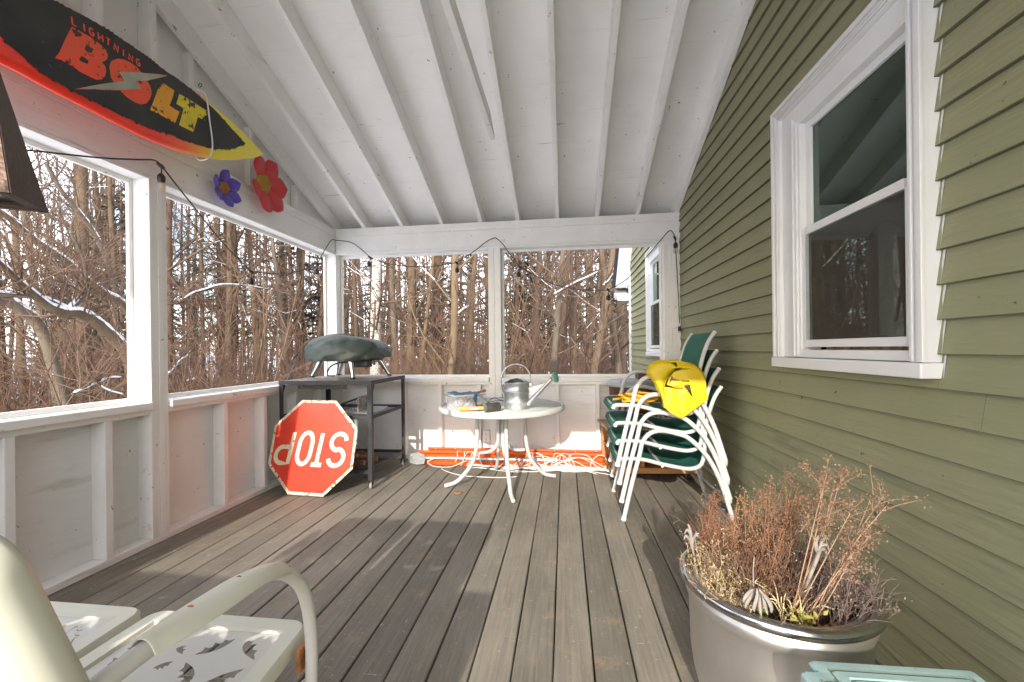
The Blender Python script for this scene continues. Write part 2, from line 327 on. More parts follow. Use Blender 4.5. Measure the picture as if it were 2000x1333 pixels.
# ---- roof
troof = thing('porch_roof', (-.6, YM, 3.5), 'white gabled porch roof seen from below, rafters running down to the back beam', 'roof')
nrm = Vector((0, SL, 1)).normalized()
rx = [-2.43, -2.085, -1.675, -1.245, -.835, -.455, -.06, .33, .715, 1.085]
for sgn in (1, -1):
    yb = YB+.14 if sgn > 0 else YR-.14
    z0c = zr(YM)+.15; ze = ZH-SL*(.5 if sgn > 0 else .2)+.15
    y0c = YM; y1c = (YB+.5) if sgn > 0 else (YR-.2)
    P = [(-2.75, y0c, z0c), (-2.75, y1c, ze), (1.125, y1c, ze), (1.125, y0c, z0c)]
    MB().prism(P, (0, 0, .02)).build('ceiling_panel', ceilw, troof)
    P = [(-2.8, y0c, z0c+.022), (-2.8, y1c, ze+.022), (1.125, y1c, ze+.022), (1.125, y0c, z0c+.022)]
    MB().prism(P, (0, 0, .03)).build('shingles', mat('shingle', (.05, .05, .05), .9), troof)
    for i, x in enumerate(rx):
        t_ = .019
        ya = YM+sgn*.02; yb2 = (YB+.45) if sgn > 0 else (YR-.19); s_ = 1 if sgn > 0 else -1
        zb = lambda y: ZH+SL*((YB-y) if sgn > 0 else (y-YR))
        prof = [(x-t_, ya, zb(ya)+.0), (x-t_, YB if sgn > 0 else YR, ZH), (x-t_, yb2, zb(yb2)), (x-t_, yb2, zb(yb2)+.1485), (x-t_, ya, zb(ya)+.1485)]
        MB().prism(prof, (2*t_, 0, 0)).build('rafter', whitev, troof, bevel=.002)
MB().box(-2.7, 1.125, YM-.0185, YM+.0185, zr(YM)-.03, zr(YM)+.148).build('ridge_board', whitev, troof)
# horizontal collar tie nailed to the left face of a rafter
MB().prism([(-.52, 3.015, 2.652), (-.52, 2.80, 2.742), (-.52, 1.24, 2.742), (-.52, 1.02, 2.652)], (.038, 0, 0)).build('collar_tie', whitev, troof, bevel=.002)
for (bx) in range(len(rx)-1):   # blocking above the beam keeps daylight out between rafters
    MB().box(rx[bx]+.0195, rx[bx+1]-.0195, YB+.255, YB+.275, ZH-.13, zr(YB+.27)+.146).build('blocking', ceilw, troof)

MB().box(-2.6, 1.1, YB+.1405, YB+.2545, ZH-.13, ZH-.115).build('light_stop_soffit', ceilw, troof)  # unseen board added to stop outside light rising behind the beam
# gable wall over the left beam
tg = thing('gable_wall', (XL, YM, 2.43), 'white boarded gable wall with short studs above the left beam, behind the surfboard', 'wall')
MB().prism([(-2.50, YB+.1, 2.426), (-2.50, YB+.1, zr(YB)+.08), (-2.50, YM, zr(YM)+.14), (-2.50, YR-.1, zr(YR)+.08), (-2.50, YR-.1, 2.426)], (-.012, 0, 0)).build('panel', panelw, tg)
for yc in (.5, .9, 1.14, 1.52, 1.926, 2.22, 2.515, 3.05, 3.62):
    zt = zr(yc)-.004 if yc < 2.4 else zr(yc)+.0
    x0 = XL-.0915; x1 = XL+.0 
    MB().prism([(x0, yc-.019, 2.4265), (x0, yc+.019, 2.4265), (x0, yc+.019, zt-SL*.019), (x0, yc-.019, zt+SL*.019)], (x1-x0-(.0425 if yc > 2.4 else .003), 0, 0)).build('stud', white, tg, bevel=.002)
# gable closing panel behind the viewer's right is the house wall itself

# ---------------------------------------------------------------- house wall with clapboards
EXPO = .1032; Z0 = 2.337-EXPO*24
wins = [(1.398, 2.292, 1.027, 2.302), (4.73, 5.655, 1.027, 2.352)]
YRAKE = 7.62; ZRAKE = 2.22
th_ = thing('house', (XR, 3, -.3), 'olive green clapboard house wall with white trimmed windows along the right side of the porch', 'house')
sd_ = MB(); base = MB()
zb = Z0
while zb < 5.2:
    z0, z1 = zb, zb+EXPO+.004
    ymax = min(7.22, YRAKE-(z1-ZRAKE)/1.0) if z1 > 2.4 else 7.22
    if ymax < -2: break
    pcs = [(-2.2, ymax, z0, z1)]
    for (a, b, c_, d_) in wins:
        nc = []
        for (p, q, za, zc) in pcs:
            if b <= p or a >= q or zc <= c_ or za >= d_: nc.append((p, q, za, zc)); continue
            if a > p: nc.append((p, a, za, zc))
            if b < q: nc.append((b, q, za, zc))
            if za < c_-.006: nc.append((max(a, p), min(b, q), za, c_-.001))
            if zc > d_+.006: nc.append((max(a, p), min(b, q), d_+.001, zc))
        pcs = nc
    for (p, q, za, zc) in pcs:
        pieces = []; yy = p
        while yy < q-.03:
            e_ = min(q, yy+rnd.uniform(2.2, 3.6)); e_ = q if q-e_ < .3 else e_
            pieces.append((yy, e_)); yy = e_
        for (u, v) in pieces:
            n_ = max(2, int((v-u)/.35)); rows = []; fa = (za-z0)/(z1-z0); fb = (zc-z0)/(z1-z0)
            xa = XR-.0125+(.0155)*fa; xb = XR-.0118+.0148*fb
            for i in range(n_+1):
                y = u+.0004+(v-u-.0008)*i/n_; w_ = rnd.uniform(-.0007, .0007); w2_ = rnd.uniform(-.0004, .0004)
                rows.append([(XR+.004, y, za+w_), (xa+w2_, y, za+w_), (xa+.0002+w2_, y, za+.0026+w_), (xb, y, zc)])
            sd_.grid(rows)
    zb += EXPO
sd_.sm = [False]*len(sd_.sm)
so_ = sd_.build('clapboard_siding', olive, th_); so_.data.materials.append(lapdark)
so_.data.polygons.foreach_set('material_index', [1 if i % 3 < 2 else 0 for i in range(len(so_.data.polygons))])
# sheathing behind (solid wall, open only at the windows)
sh = MB()
def rects():
    ys = [-2.2, 1.398, 2.292, 4.73, 5.655, 7.2]
    for i in range(5):
        a, b = ys[i], ys[i+1]
        if i in (1, 3):
            ww = wins[0] if i == 1 else wins[1]
            yield (a, b, -1.2, ww[2]); yield (a, b, ww[3], 4.6 if i == 1 else 3.9)
        else: yield (a, b, -1.2, 2.3 if i == 4 else (3.9 if i == 3 else 5.2))
for (a, b, c_, d_) in rects(): sh.box(XR+.005, XR+.02, a, b, c_, d_)
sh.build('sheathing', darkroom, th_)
MB().box(XR-.03, XR+.1, 7.222, 7.30, -1.2, 2.42).build('corner_board', vinyl, th_, bevel=.003)
# gable rake with dark shingle edge, small return and gutter end (far corner)
P = [(YRAKE, ZRAKE), (YRAKE+.10, ZRAKE-.02), (4.5, 5.30), (4.5, 5.14)]
MB().prism([(XR-.20, y, z) for y, z in P], (.035, 0, 0)).build('rake_board', vinyl, th_, bevel=.004)
P = [(YRAKE-.05, ZRAKE+.0), (YRAKE+.04, ZRAKE-.02), (4.5, 5.14), (4.5, 5.10)]
MB().prism([(XR-.165, y, z) for y, z in P], (.17, 0, 0)).build('rake_soffit', vinyl, th_)
P = [(YRAKE+.16, ZRAKE+.02), (YRAKE+.26, ZRAKE+.02), (4.5, 5.50), (4.5, 5.31)]
MB().prism([(XR-.24, y, z) for y, z in P], (3, 0, 0)).build('roof', mat('dark_shingle', (.035, .037, .045), .9, (.06, .06, .07), 30), th_)
MB().box(XR-.22, XR+1.5, YRAKE+.12, YRAKE+.24, ZRAKE-.16, ZRAKE-.02).build('gutter', mat('dark_gutter', (.05, .055, .06), .4), th_, bevel=.01)
MB().prism([(XR-.22, YRAKE+.18, ZRAKE-.175), (XR-.22, YRAKE-.42, ZRAKE-.30), (XR-.22, YRAKE-.42, ZRAKE-.22), (XR-.22, YRAKE+.12, ZRAKE-.10)], (.24, 0, 0)).build('eave_return', vinyl, th_, bevel=.003)
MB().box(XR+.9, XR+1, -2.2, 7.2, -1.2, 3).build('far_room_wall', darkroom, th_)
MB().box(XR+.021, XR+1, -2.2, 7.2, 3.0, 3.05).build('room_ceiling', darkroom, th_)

def window(y0, y1, z0, z1, rail, yin0, yin1, zb0, zt0):
    """casing (the part) > sashes, panes, sill, screen, curtain"""
    cas = MB(); xf = XR-.045
    cw = (yin0-y0-.045)
    # casing legs + head with a stepped moulding
    for (a, b, c_, d_) in ((y0, y0+.055, z0+.048, z1), (y1-.055, y1, z0+.048, z1), (y0+.0555, y1-.0555, z1-.055, z1)): cas.box(xf, XR+.03, a, b, c_, d_)
    for (a, b, c_, d_) in ((y0-.006, y0+.014, z0+.049, z1+.006), (y1-.014, y1+.006, z0+.049, z1+.006), (y0+.0145, y1-.0145, z1-.014, z1+.006)): cas.box(xf-.012, xf-.0005, a, b, c_, d_)
    for (o_, w_, h_) in ((.020, .007, .006), (.034, .009, .009), (.048, .005, .005)):
        for (a, b, c_, d_) in ((y0+o_, y0+o_+w_, z0+.049, z1-o_), (y1-o_-w_, y1-o_, z0+.049, z1-o_), (y0+o_+w_+.0005, y1-o_-w_-.0005, z1-o_-w_, z1-o_)): cas.box(xf-h_, xf-.0004, a, b, c_, d_)
    fr = cas.build('window', vinyl, th_, bevel=.002)
    j = MB()
    for (a, b, c_, d_) in ((y0+.056, yin0-.034, z0+.05, z1-.056), (yin1+.034, y1-.056, z0+.05, z1-.056), (yin0-.034, yin1+.034, zt0+.034, z1-.056), (yin0-.034, yin1+.034, z0+.05, zb0-.045)):
        if b > a and d_ > c_: j.box(XR-.030, XR+.055, a, b, c_, d_)
    for o_, hx in ((.012, .010), (.030, .016), (.048, .008)):
        for (a, b, c_, d_) in ((yin0-.034-o_-.008, yin0-.034-o_, z0+.055, zt0+.034+o_), (yin1+.034+o_, yin1+.034+o_+.008, z0+.055, zt0+.034+o_), (yin0-.034-o_-.008, yin1+.034+o_+.008, zt0+.0345+o_, zt0+.034+o_+.008)):
            if y0+.057 < a and b < y1-.057 and d_ < z1-.057: j.box(XR-.0305-hx, XR-.0305, a, b, c_, d_)
    j.build('jamb', vinyl, fr, bevel=.0015)
    MB().box(xf-.018, XR+.04, y0-.008, y1+.008, z0, z0+.047).build('sill', vinyl, fr, bevel=.004)
    for nm, (c_, d_), xx in (('upper_sash', (rail-.002, zt0), XR+.012), ('lower_sash', (zb0, rail+.0), XR-.010)):
        s_ = MB(); fwd = .032
        s_.box(xx-.014, xx+.014, yin0-fwd, yin0, c_-(fwd if nm[0] == 'l' else 0), d_+fwd*(nm[0] == 'u')); s_.box(xx-.014, xx+.014, yin1, yin1+fwd, c_-(fwd if nm[0] == 'l' else 0), d_+fwd*(nm[0] == 'u'))
        if nm[0] == 'u': s_.box(xx-.014, xx+.014, yin0+.0005, yin1-.0005, d_, d_+fwd)
        else:
            s_.box(xx-.014, xx+.014, yin0+.0005, yin1-.0005, c_-fwd, c_)
            s_.box(xx-.016, xx+.013, yin0+.0005, yin1-.0005, rail-.004, rail+.030)
        so_ = s_.build(nm, vinyl, fr, bevel=.002)
        MB().box(xx-.002, xx+.002, yin0+.0006, yin1-.0006, c_+(.03 if nm[0] == 'u' else .0006), d_-(.0006 if nm[0] == 'u' else .005)).build('pane', pane_m, fr)
    sc = MB().box(XR-.0265, XR-.0255, yin0+.001, yin1-.001, zb0+.001, rail-.005); sc.build('insect_screen', screen_m, fr)
    # curtain folds behind the lower half, pale blind edge and inner frame behind the upper half
    rows = []
    for i in range(46):
        y = yin0-.05+(yin1-yin0+.1)*i/45; x = XR+.085+.012*math.sin(i*1.15)+.008*math.sin(i*.37+1)
        rows.append([(x, y, zb0-.06), (x+.004*math.sin(i), y, rail+.04)])
    MB().grid(rows).build('curtain', curtain, fr)
    inn = MB(); inn.box(XR+.10, XR+.125, yin1-.075, yin1-.03, rail, zt0+.05); inn.box(XR+.10, XR+.125, yin0-.05, yin1-.08, zt0-.055, zt0+.01)
    inn.build('inner_frame', mat('inner_frame_paint', (.75, .80, .76), .6), fr)
    # woven blind half lowered, hanging inside at a slant
    sl = MB()
    for i in range(26):
        z = rail+.10+.016*i
        sl.box(XR+.17+.001*(i % 2), XR+.176, yin0-.05, yin1-.12, z, z+.011)
    for q in (yin0+.10, yin0+.28): sl.box(XR+.176, XR+.18, q, q+.022, rail+.08, zt0)
    sl.build('woven_blind', mat('woven_blind', (.22, .19, .12), .8, (.12, .10, .06), 30, stretch=(1, 6, 1)), fr)
    return fr
window(1.398, 2.292, 1.027, 2.302, 1.635, 1.496, 2.052, 1.156, 2.119)
window(4.73, 5.655, 1.027, 2.352, 1.66, 4.83, 5.50, 1.156, 2.17)
# white caulk line and uneven gap filler between casing and clapboards (near window, camera side)
ck = MB(); kz = Z0
while kz < 2.3:
    if kz+EXPO > 1.03:
        za = max(kz, 1.03); zc = min(kz+EXPO, 2.30)
        ck.add([(XR-.0105+.0135*(za-kz)/EXPO, 1.3895, za), (XR+.001, 1.3895, zc), (XR-.001, 1.379+rnd.uniform(-.002, .002), zc), (XR-.0128+.0135*(za-kz)/EXPO, 1.384+rnd.uniform(-.002, .003), za)], [(0, 1, 2, 3)])
    kz += EXPO
ck.build('caulk', vinyl, th_)

# ================================================================ objects
def C3(p): return Vector(p)
# stroke letters (unit box 0..1 wide x 0..1 high), each a list of strokes
def arc(cx, cy, rx, ry, a0, a1, n=14): return [(cx+rx*math.cos(R(a0+(a1-a0)*i/n)), cy+ry*math.sin(R(a0+(a1-a0)*i/n))) for i in range(n+1)]
FONT = {
 'S': [arc(.5, .74, .5, .26, 12, 180, 12)+arc(.5, .74, .5, .26, 180, 262, 6)[1:]+arc(.5, .26, .5, .26, 82, 0, 6)+arc(.5, .26, .5, .26, 0, -168, 12)[1:]],
 'T': [[(0, 1), (1, 1)], [(.5, 1), (.5, 0)]],
 'O': [arc(.5, .66, .5, .34, 0, 180)+arc(.5, .34, .5, .34, 180, 360)+[(1, .66)]],
 'P': [[(0, 0), (0, 1), (.5, 1)]+arc(.55, .74, .45, .26, 90, -90)+[(0, .48)]],
 'L': [[(0, 1), (0, 0), (.8, 0)]], 'I': [[(.5, 0), (.5, 1)]],
 'G': [arc(.5, .5, .5, .5, 45, 350, 16)+[(.98, .45), (.55, .45)]],
 'H': [[(0, 0), (0, 1)], [(1, 0), (1, 1)], [(0, .5), (1, .5)]], 'N': [[(0, 0), (0, 1), (1, 0), (1, 1)]]}
def ribbon(m, P, wd, f):
    """flat strip of width wd along 2-D points P, mapped to 3-D by f"""
    n = len(P); T = []
    for i in range(n):
        a = P[max(i-1, 0)]; b = P[min(i+1, n-1)]; d = Vector((b[0]-a[0], b[1]-a[1])); T.append(d.normalized() if d.length > 1e-9 else Vector((1, 0)))
    V = []
    for i in range(n):
        k = 1.0
        if 0 < i < n-1:
            d1 = Vector((P[i][0]-P[i-1][0], P[i][1]-P[i-1][1])).normalized(); k = 1/max(.6, abs(T[i].dot(d1)))
        nx, ny = -T[i].y, T[i].x
        V += [f(P[i][0]+nx*wd/2*k, P[i][1]+ny*wd/2*k), f(P[i][0]-nx*wd/2*k, P[i][1]-ny*wd/2*k)]
    m.add(V, [(2*i, 2*i+1, 2*i+3, 2*i+2) for i in range(n-1)])

# ---------------------------------------------------------------- stop sign, upside down
SIGN_T = thing('stop_sign', (-2.06, 3.10, 0.0), 'worn red stop sign standing upside down against the dark steel cart', 'sign')
sq = (-2.0053, 3.124, .370, -.0461, .24, -.0113)
def signP(a, b, c=0):
    ca, sa = math.cos(sq[5]), math.sin(sq[5]); a, b = a*ca-b*sa, a*sa+b*ca
    e1 = Vector((math.cos(sq[3]), math.sin(sq[3]), 0)); n_ = Vector((-math.sin(sq[3]), math.cos(sq[3]), 0))
    e2 = Vector((0, 0, math.cos(sq[4])))+n_*math.sin(sq[4]); nn = e1.cross(e2)
    return Vector(sq[:3])+e1*a+e2*b+nn*c
RS = .370/math.cos(math.pi/8)
def octo(r): return [(r*math.cos(R(22.5+45*k)), r*math.sin(R(22.5+45*k))) for k in range(8)]
MB().prism([signP(a, b, -.002) for a, b in octo(RS)], signP(0, 0, .001)-signP(0, 0, -.002)).build('plate', rusty, SIGN_T)
MB().prism([signP(a, b, .0012) for a, b in octo(RS-.024)], signP(0, 0, .0018)-signP(0, 0, .0012)).build('red_field', stopred, SIGN_T)
wd = .034; LH = .245; LW = [.128, .090, .110, .122]; xs = [-.287, -.112, .006, .184]
for i, ch in enumerate('STOP'):
    m = MB()
    for st in FONT[ch]:
        P = [(xs[i]+LW[i]*x, -LH/2+.0+LH*y+.015) for x, y in st]
        ribbon(m, P, wd, lambda x, y: signP(-x-.10*y, -y, .0026))
    m.build('letter', cream, SIGN_T)
for q in (-.30, .31): MB().lathe([(0, 0), (.005, 0)], signP(0, q, .003), 10, axis=tuple(signP(0, 0, 1)-signP(0, 0, 0))).build('bolt_hole', blackp, SIGN_T)

# ---------------------------------------------------------------- steel cart
CX0, CX1, CY0, CY1 = -2.375, -1.565, 3.243, 3.965
tc_ = thing('utility_cart', (-1.97, 3.6, 0), 'dark steel rolling cart with open sides in the left back corner', 'cart')
for x in (CX0, CX1):
    for y in (CY0, CY1):
        m = MB(); sx = 1 if x == CX1 else -1; sy = 1 if y == CY1 else -1
        m.box(x-.002*0-(.036 if sx > 0 else 0), x+(.036 if sx < 0 else 0), min(y, y-sy*.004), max(y, y-sy*.004), .075, .872)
        m.box(x-.004 if sx > 0 else x, x if sx > 0 else x+.004, min(y-sy*.0045, y-sy*.036), max(y-sy*.0045, y-sy*.036), .075, .872)
        m.build('leg', steel, tc_)
        c = (x-sx*.02, y-sy*.02)
        w_ = MB(); w_.lathe([(0, -.011), (.022, -.011), (.027, -.006), (.027, .006), (.022, .011), (0, .011)], (c[0], c[1], .0275), 18, axis=(1, .25, 0)).build('caster_wheel', mat('caster_grey', (.3, .3, .3), .4), tc_)
        MB().box(c[0]-.017, c[0]-.0135, c[1]-.016, c[1]+.012, .03, .07).box(c[0]+.0135, c[0]+.017, c[1]-.016, c[1]+.012, .03, .07).box(c[0]-.017, c[0]+.017, c[1]-.018, c[1]+.018, .0705, .0745).build('caster_fork', steel, tc_)
def shelf(zc, h, name, mesh=False):
    m = MB()
    m.box(CX0+.005, CX1-.005, CY0+.0045, CY0+.007, zc-h, zc); m.box(CX0+.005, CX1-.005, CY1-.007, CY1-.0045, zc-h, zc)
    m.box(CX0+.0045, CX0+.007, CY0+.008, CY1-.008, zc-h, zc); m.box(CX1-.007, CX1-.0045, CY0+.008, CY1-.008, zc-h, zc)
    m.box(CX0+.0075, CX1-.0075, CY0+.0075, CY0+.03, zc-.004, zc-.001); m.box(CX0+.0075, CX1-.0075, CY1-.03, CY1-.0075, zc-.004, zc-.001)
    for y in np.arange(CY0+.045, CY1-.03, .022 if mesh else .05): m.box(CX0+.008, CX1-.008, y-.0015, y+.0015, zc-.006, zc-.003)
    if mesh:
        for x in np.arange(CX0+.03, CX1-.02, .028): m.box(x-.0012, x+.0012, CY0+.008, CY1-.008, zc-.009, zc-.0065)
    m.build(name, steel, tc_)
shelf(.600, .030, 'middle_shelf'); shelf(.155, .030, 'bottom_shelf', True)
m = MB(); z = .886
for (a, b, c_, d_) in ((CX0-.003, CX1+.003, CY0-.003, CY0+.003), (CX0-.003, CX1+.003, CY1-.003, CY1+.003), (CX0-.003, CX0+.003, CY0+.0035, CY1-.0035), (CX1-.003, CX1+.003, CY0+.0035, CY1-.0035)): m.box(a, b, c_, d_, z-.034, z)
m.build('top_rail', steel, tc_)
MB().box(CX0+.0035, CX1-.0035, CY0+.0035, CY1-.0035, z-.008, z-.001).build('tabletop', mat('stained_steel_top', (.36, .32, .28), .45, (.22, .19, .16), 4, metal=.2, bump=.05, specks=[((1, 1, 1), 7, .66, .03, (.10, .05, .03))]), tc_)
for (x, s) in ((CX1, -1), (CX0, 1)):
    for (y, s2) in ((CY0, 1), (CY1, -1)):
        MB().prism([(x+s*.0045, y+s2*.036, .852), (x+s*.0045, y+s2*.036, .765), (x+s*.0045, y+s2*.075, .852)], (s*.003, 0, 0)).build('gusset', steel, tc_)
m = MB().box(-2.24, -1.80, CY0+.05, CY0+.053, .812, .846); m.build('hook_bar', steel, tc_)
for x in (-2.2, -2.02, -1.84): MB().lathe([(0, -.004), (.006, -.004), (.006, .002), (0, .003)], (x, CY0+.047, .838), 10, axis=(0, 1, 0)).build('bolt', chrome, tc_)
# things on and in the cart
m = MB().prism([(-1.95, 3.36, .602), (-1.62, 3.34, .602), (-1.60, 3.52, .602), (-1.66, 3.78, .602), (-1.93, 3.80, .602)], (0, 0, .004)); o = m.build('baking_sheet', galv, None, bevel=.001); tag(o, 'pale metal baking sheet lying on the middle shelf of the cart', 'tray')
t = thing('wire_basket', (-1.88, 3.45, .61), 'small crumpled wire basket on the middle shelf behind the stop sign', 'basket')
m = MB()
for i in range(9):
    x = -2.0+.028*i; h = .035+.010*i
    m.tube([(x, 3.42, .612), (x, 3.42, .612+h), (x, 3.60, .612+h), (x, 3.60, .612)], .0016, 5)
for i in range(5):
    k_ = i/4; m.tube([(-2.0, 3.42+.18*k_, .612+.035), (-1.776, 3.42+.18*k_, .612+.115)], .0016, 5)
    m.tube([(-2.0, 3.42, .612+.007*i+.004), (-1.776, 3.42, .612+.022*i+.01)], .0016, 5); 
m.build('wires', blackp, t)
MB().box(-1.772, -1.766, 3.415, 3.605, .607, .735).build('end_plate', mat('speckled_plate', (.5, .45, .4), .5, (.1, .08, .07), 40), t)
# logs on the bottom shelf
bark = mat('firewood_bark', (.30, .15, .08), .85, (.14, .07, .04), 12, stretch=(1, 1, 1), bump=.8, bscale=40)
endg = mat('cut_wood', (.55, .36, .2), .7, (.42, .26, .14), 20)
for i, (x, y, z, l, r, a) in enumerate([(-1.86, 3.35, .185, .34, .028, .1), (-1.80, 3.42, .186, .36, .026, .35), (-1.93, 3.40, .187, .3, .03, -.2), (-1.80, 3.37, .232, .30, .022, .22), (-1.9, 3.45, .232, .32, .02, .5), (-1.84, 3.33, .262, .22, .016, -.1)]):
    t = thing('log', (x, y, z), ['thick split log at the front of the bottom shelf of the cart', 'split log pointing back on the bottom shelf of the cart', 'left log of the firewood on the bottom shelf', 'thin log laid on top of the firewood on the cart', 'rear stick resting across the firewood on the cart', 'short topmost stick of the firewood on the cart'][i], 'log')
    d_ = Vector((math.cos(a), math.sin(a), 0)); P = [Vector((x, y, z))+d_*l*(q/4-.5)+Vector((0, rnd.uniform(-.004, .004), rnd.uniform(-.003, .003))) for q in range(5)]
    MB().tube(P, [r*rnd.uniform(.85, 1.08) for _ in P], 7).build('bark', bark, t)
    MB().lathe([(0, .001), (r*.86, .001)], P[-1], 8, axis=tuple(d_)).build('cut_end', endg, t)

# ---------------------------------------------------------------- pizza oven under a cover
t = thing('pizza_oven', (-1.95, 3.6, .887), 'portable pizza oven under a dark green cover, standing on the steel cart', 'oven')
ZT = .8865
legs = [((-1.775, 3.36), (-.02, .03)), ((-2.30, 3.62), (.05, -.02)), ((-1.785, 3.86), (-.07, -.02)), ((-2.26, 3.85), (.05, -.03))]
for (x, y), (dx, dy) in [((-1.775, 3.345), (-.035, .035)), ((-2.305, 3.60), (.075, .02)), ((-1.65+.0, 3.80), (-.09, -.01)), ((-2.22, 3.90), (.06, -.03))]:
    a = Vector((x, y, ZT+.004)); b = Vector((x+dx, y+dy, ZT+.165))
    MB().tube([a+Vector((0, 0, .014)), b], [.019, .033], 4, caps=True).build('leg', chrome, t)
    MB().tube([a, a+Vector((0, 0, .014))], .022, 4).build('leg_foot', blackp, t)
# body tray
def blob(cx, cy, rx, ry, p=2.6, n=40): 
    out = []
    for k in range(n):
        a = 2*math.pi*k/n; c_, s_ = math.cos(a), math.sin(a); out.append((cx+rx*math.copysign(abs(c_)**(2/p), c_), cy+ry*math.copysign(abs(s_)**(2/p), s_)))
    return out
OX, OY = -1.96, 3.60
rows = [[(x, y, z) for x, y in blob(OX+.0, OY, rx, ry)] for rx, ry, z in ((.001, .001, 1.042), (.29, .22, 1.042), (.315, .24, 1.056), (.325, .25, 1.085))]
MB().grid(rows, closed=True).build('oven_body', blackp, t)
MB().box(-1.86, -1.70, 3.46, 3.56, .985, 1.045).build('burner_box', blackp, t, bevel=.01)
rs = random.Random(3); ph = [rs.uniform(0, 6.28) for _ in range(12)]
def crink(a, v): return .012*abs(math.sin(5*a+ph[0]+3*v))+.010*math.sin(11*a+ph[1]-5*v)+.008*math.sin(19*a+ph[2]+9*v)
prof = [(.97, 1.050, -1), (1.02, 1.066, 0), (1.035, 1.095, 0), (1.03, 1.125, 0), (1.00, 1.155, 0), (.95, 1.185, .5), (.84, 1.222, 1), (.64, 1.250, 1), (.42, 1.268, 1), (.2, 1.275, 1), (.001, 1.276, 1)]
rows = []
for i, (s_, z, q) in enumerate(prof):
    row = []
    for k, (x, y) in enumerate(blob(OX+.015, OY, .352, .285, 2.3, 96)):
        a = 2*math.pi*k/96; w_ = min(1, s_*1.2); dd = crink(a, z*12)*w_
        zz = z + (.045*max(0, math.cos(a-.5))-.008 if i == 0 else 0)+ .005*math.sin(5*a+ph[4])*w_*(i > 0) + (.014*math.cos(a) if i > 2 else 0)*(-1)
        x_ = OX+(x-OX)*s_; y_ = OY+(y-OY)*s_
        if i == 3 and math.cos(a+.6) > 0: zz += .012
        row.append((x_+dd*math.cos(a), y_+dd*math.sin(a), zz+(.006*math.sin(9*x_+3)+.004*math.sin(17*y_+x_*11))*(i > 2)))
    rows.append(row)
MB().grid(rows, closed=True).build('cover', coverg, t, sub=1)
MB().tube(spline([(-2.33, 3.45, 1.13), (-2.36, 3.44, 1.09), (-2.375, 3.43, 1.06)], 4), .008, 6).build('drawcord', blackp, t)
MB().tube(spline([(-1.80, 3.50, 1.02), (-1.95, 3.48, 1.03), (-2.08, 3.52, .99), (-2.17, 3.62, .91), (-2.20, 3.80, .893)], 6), .007, 8).build('gas_hose', blackp, t)
MB().add([(-2.34, 3.40, 1.02), (-2.36, 3.40, 1.02), (-2.345, 3.30, .90), (-2.33, 3.30, .90)], [(0, 1, 2, 3)]).build('strap', blackp, t, solid=.002)

# ---------------------------------------------------------------- round patio table
TX, TY, TZ, TR = -.525, 3.462, .668, .51
t = thing('patio_table', (TX, TY, 0), 'round white patio table with frosted top and curved tube legs', 'table')
MB().lathe([(0, TZ-.010), (TR-.018, TZ-.010), (TR-.018, TZ-.003), (0, TZ-.003)], (TX, TY, 0), 72).build('tabletop', frost, t)
MB().lathe([(TR-.017, TZ-.012), (TR-.017, TZ+.001), (TR-.010, TZ+.006), (TR+.004, TZ+.003), (TR+.010, TZ-.008), (TR+.009, TZ-.030), (TR+.002, TZ-.040), (TR-.012, TZ-.041), (TR-.017, TZ-.030), (TR-.017, TZ-.012)], (TX, TY, 0), 72).build('rim', whitemetal, t)
feet = [(-.985, 3.325), (-.387, 3.045), (-.095, 3.675), (-.66, 3.89)]
m = MB()
for fx, fy in feet:
    d_ = Vector((fx-TX, fy-TY, 0)); L_ = d_.length; d_.normalize(); cpt = Vector((TX, TY, 0)); r0_ = .205 if L_ > .45 else .19
    P = spline([cpt+d_*r0_+Vector((0, 0, TZ-.045)), cpt+d_*(r0_+.002)+Vector((0, 0, .47)), cpt+d_*(r0_+.01)+Vector((0, 0, .33)), cpt+d_*(r0_+.045)+Vector((0, 0, .20)), cpt+d_*(r0_+.115)+Vector((0, 0, .105)), cpt+d_*(L_-.09)+Vector((0, 0, .045)), cpt+d_*L_+Vector((0, 0, .021))], 6)
    MB().tube(P, .0165, 12).build('leg', whitemetal, t)
    Q = spline([cpt+d_*.032+Vector((0, 0, TZ-.05)), cpt+d_*.034+Vector((0, 0, .42)), cpt+d_*.045+Vector((0, 0, .34)), cpt+d_*.10+Vector((0, 0, .285)), cpt+d_*(r0_-.01)+Vector((0, 0, .275))], 6)
    MB().tube(Q, .0145, 10).build('brace', whitemetal, t)
MB().lathe([(.052, .60), (.056, .605), (.056, TZ-.015), (.05, TZ-.012)], (TX, TY, 0), 28).build('collar', whitemetal, t)

# watering can
WX, WY, WZ = -.375, 3.27, TZ-.002
t = thing('watering_can', (WX, WY, WZ), 'galvanized watering can with long spout on the right of the round table', 'watering can')
prof = [(0, .003), (.098, .003), (.101, 0), (.102, .006), (.100, .010), (.099, .045), (.101, .05), (.101, .056), (.099, .061), (.0985, .125), (.101, .13), (.103, .135), (.101, .140), (.0975, .145), (.0965, .196), (.0995, .199), (.0995, .203), (.0955, .204), (.094, .19)]
MB().lathe([(r, z+WZ) for r, z in prof], (WX, WY, 0), 40).build('can_body', galv, t)
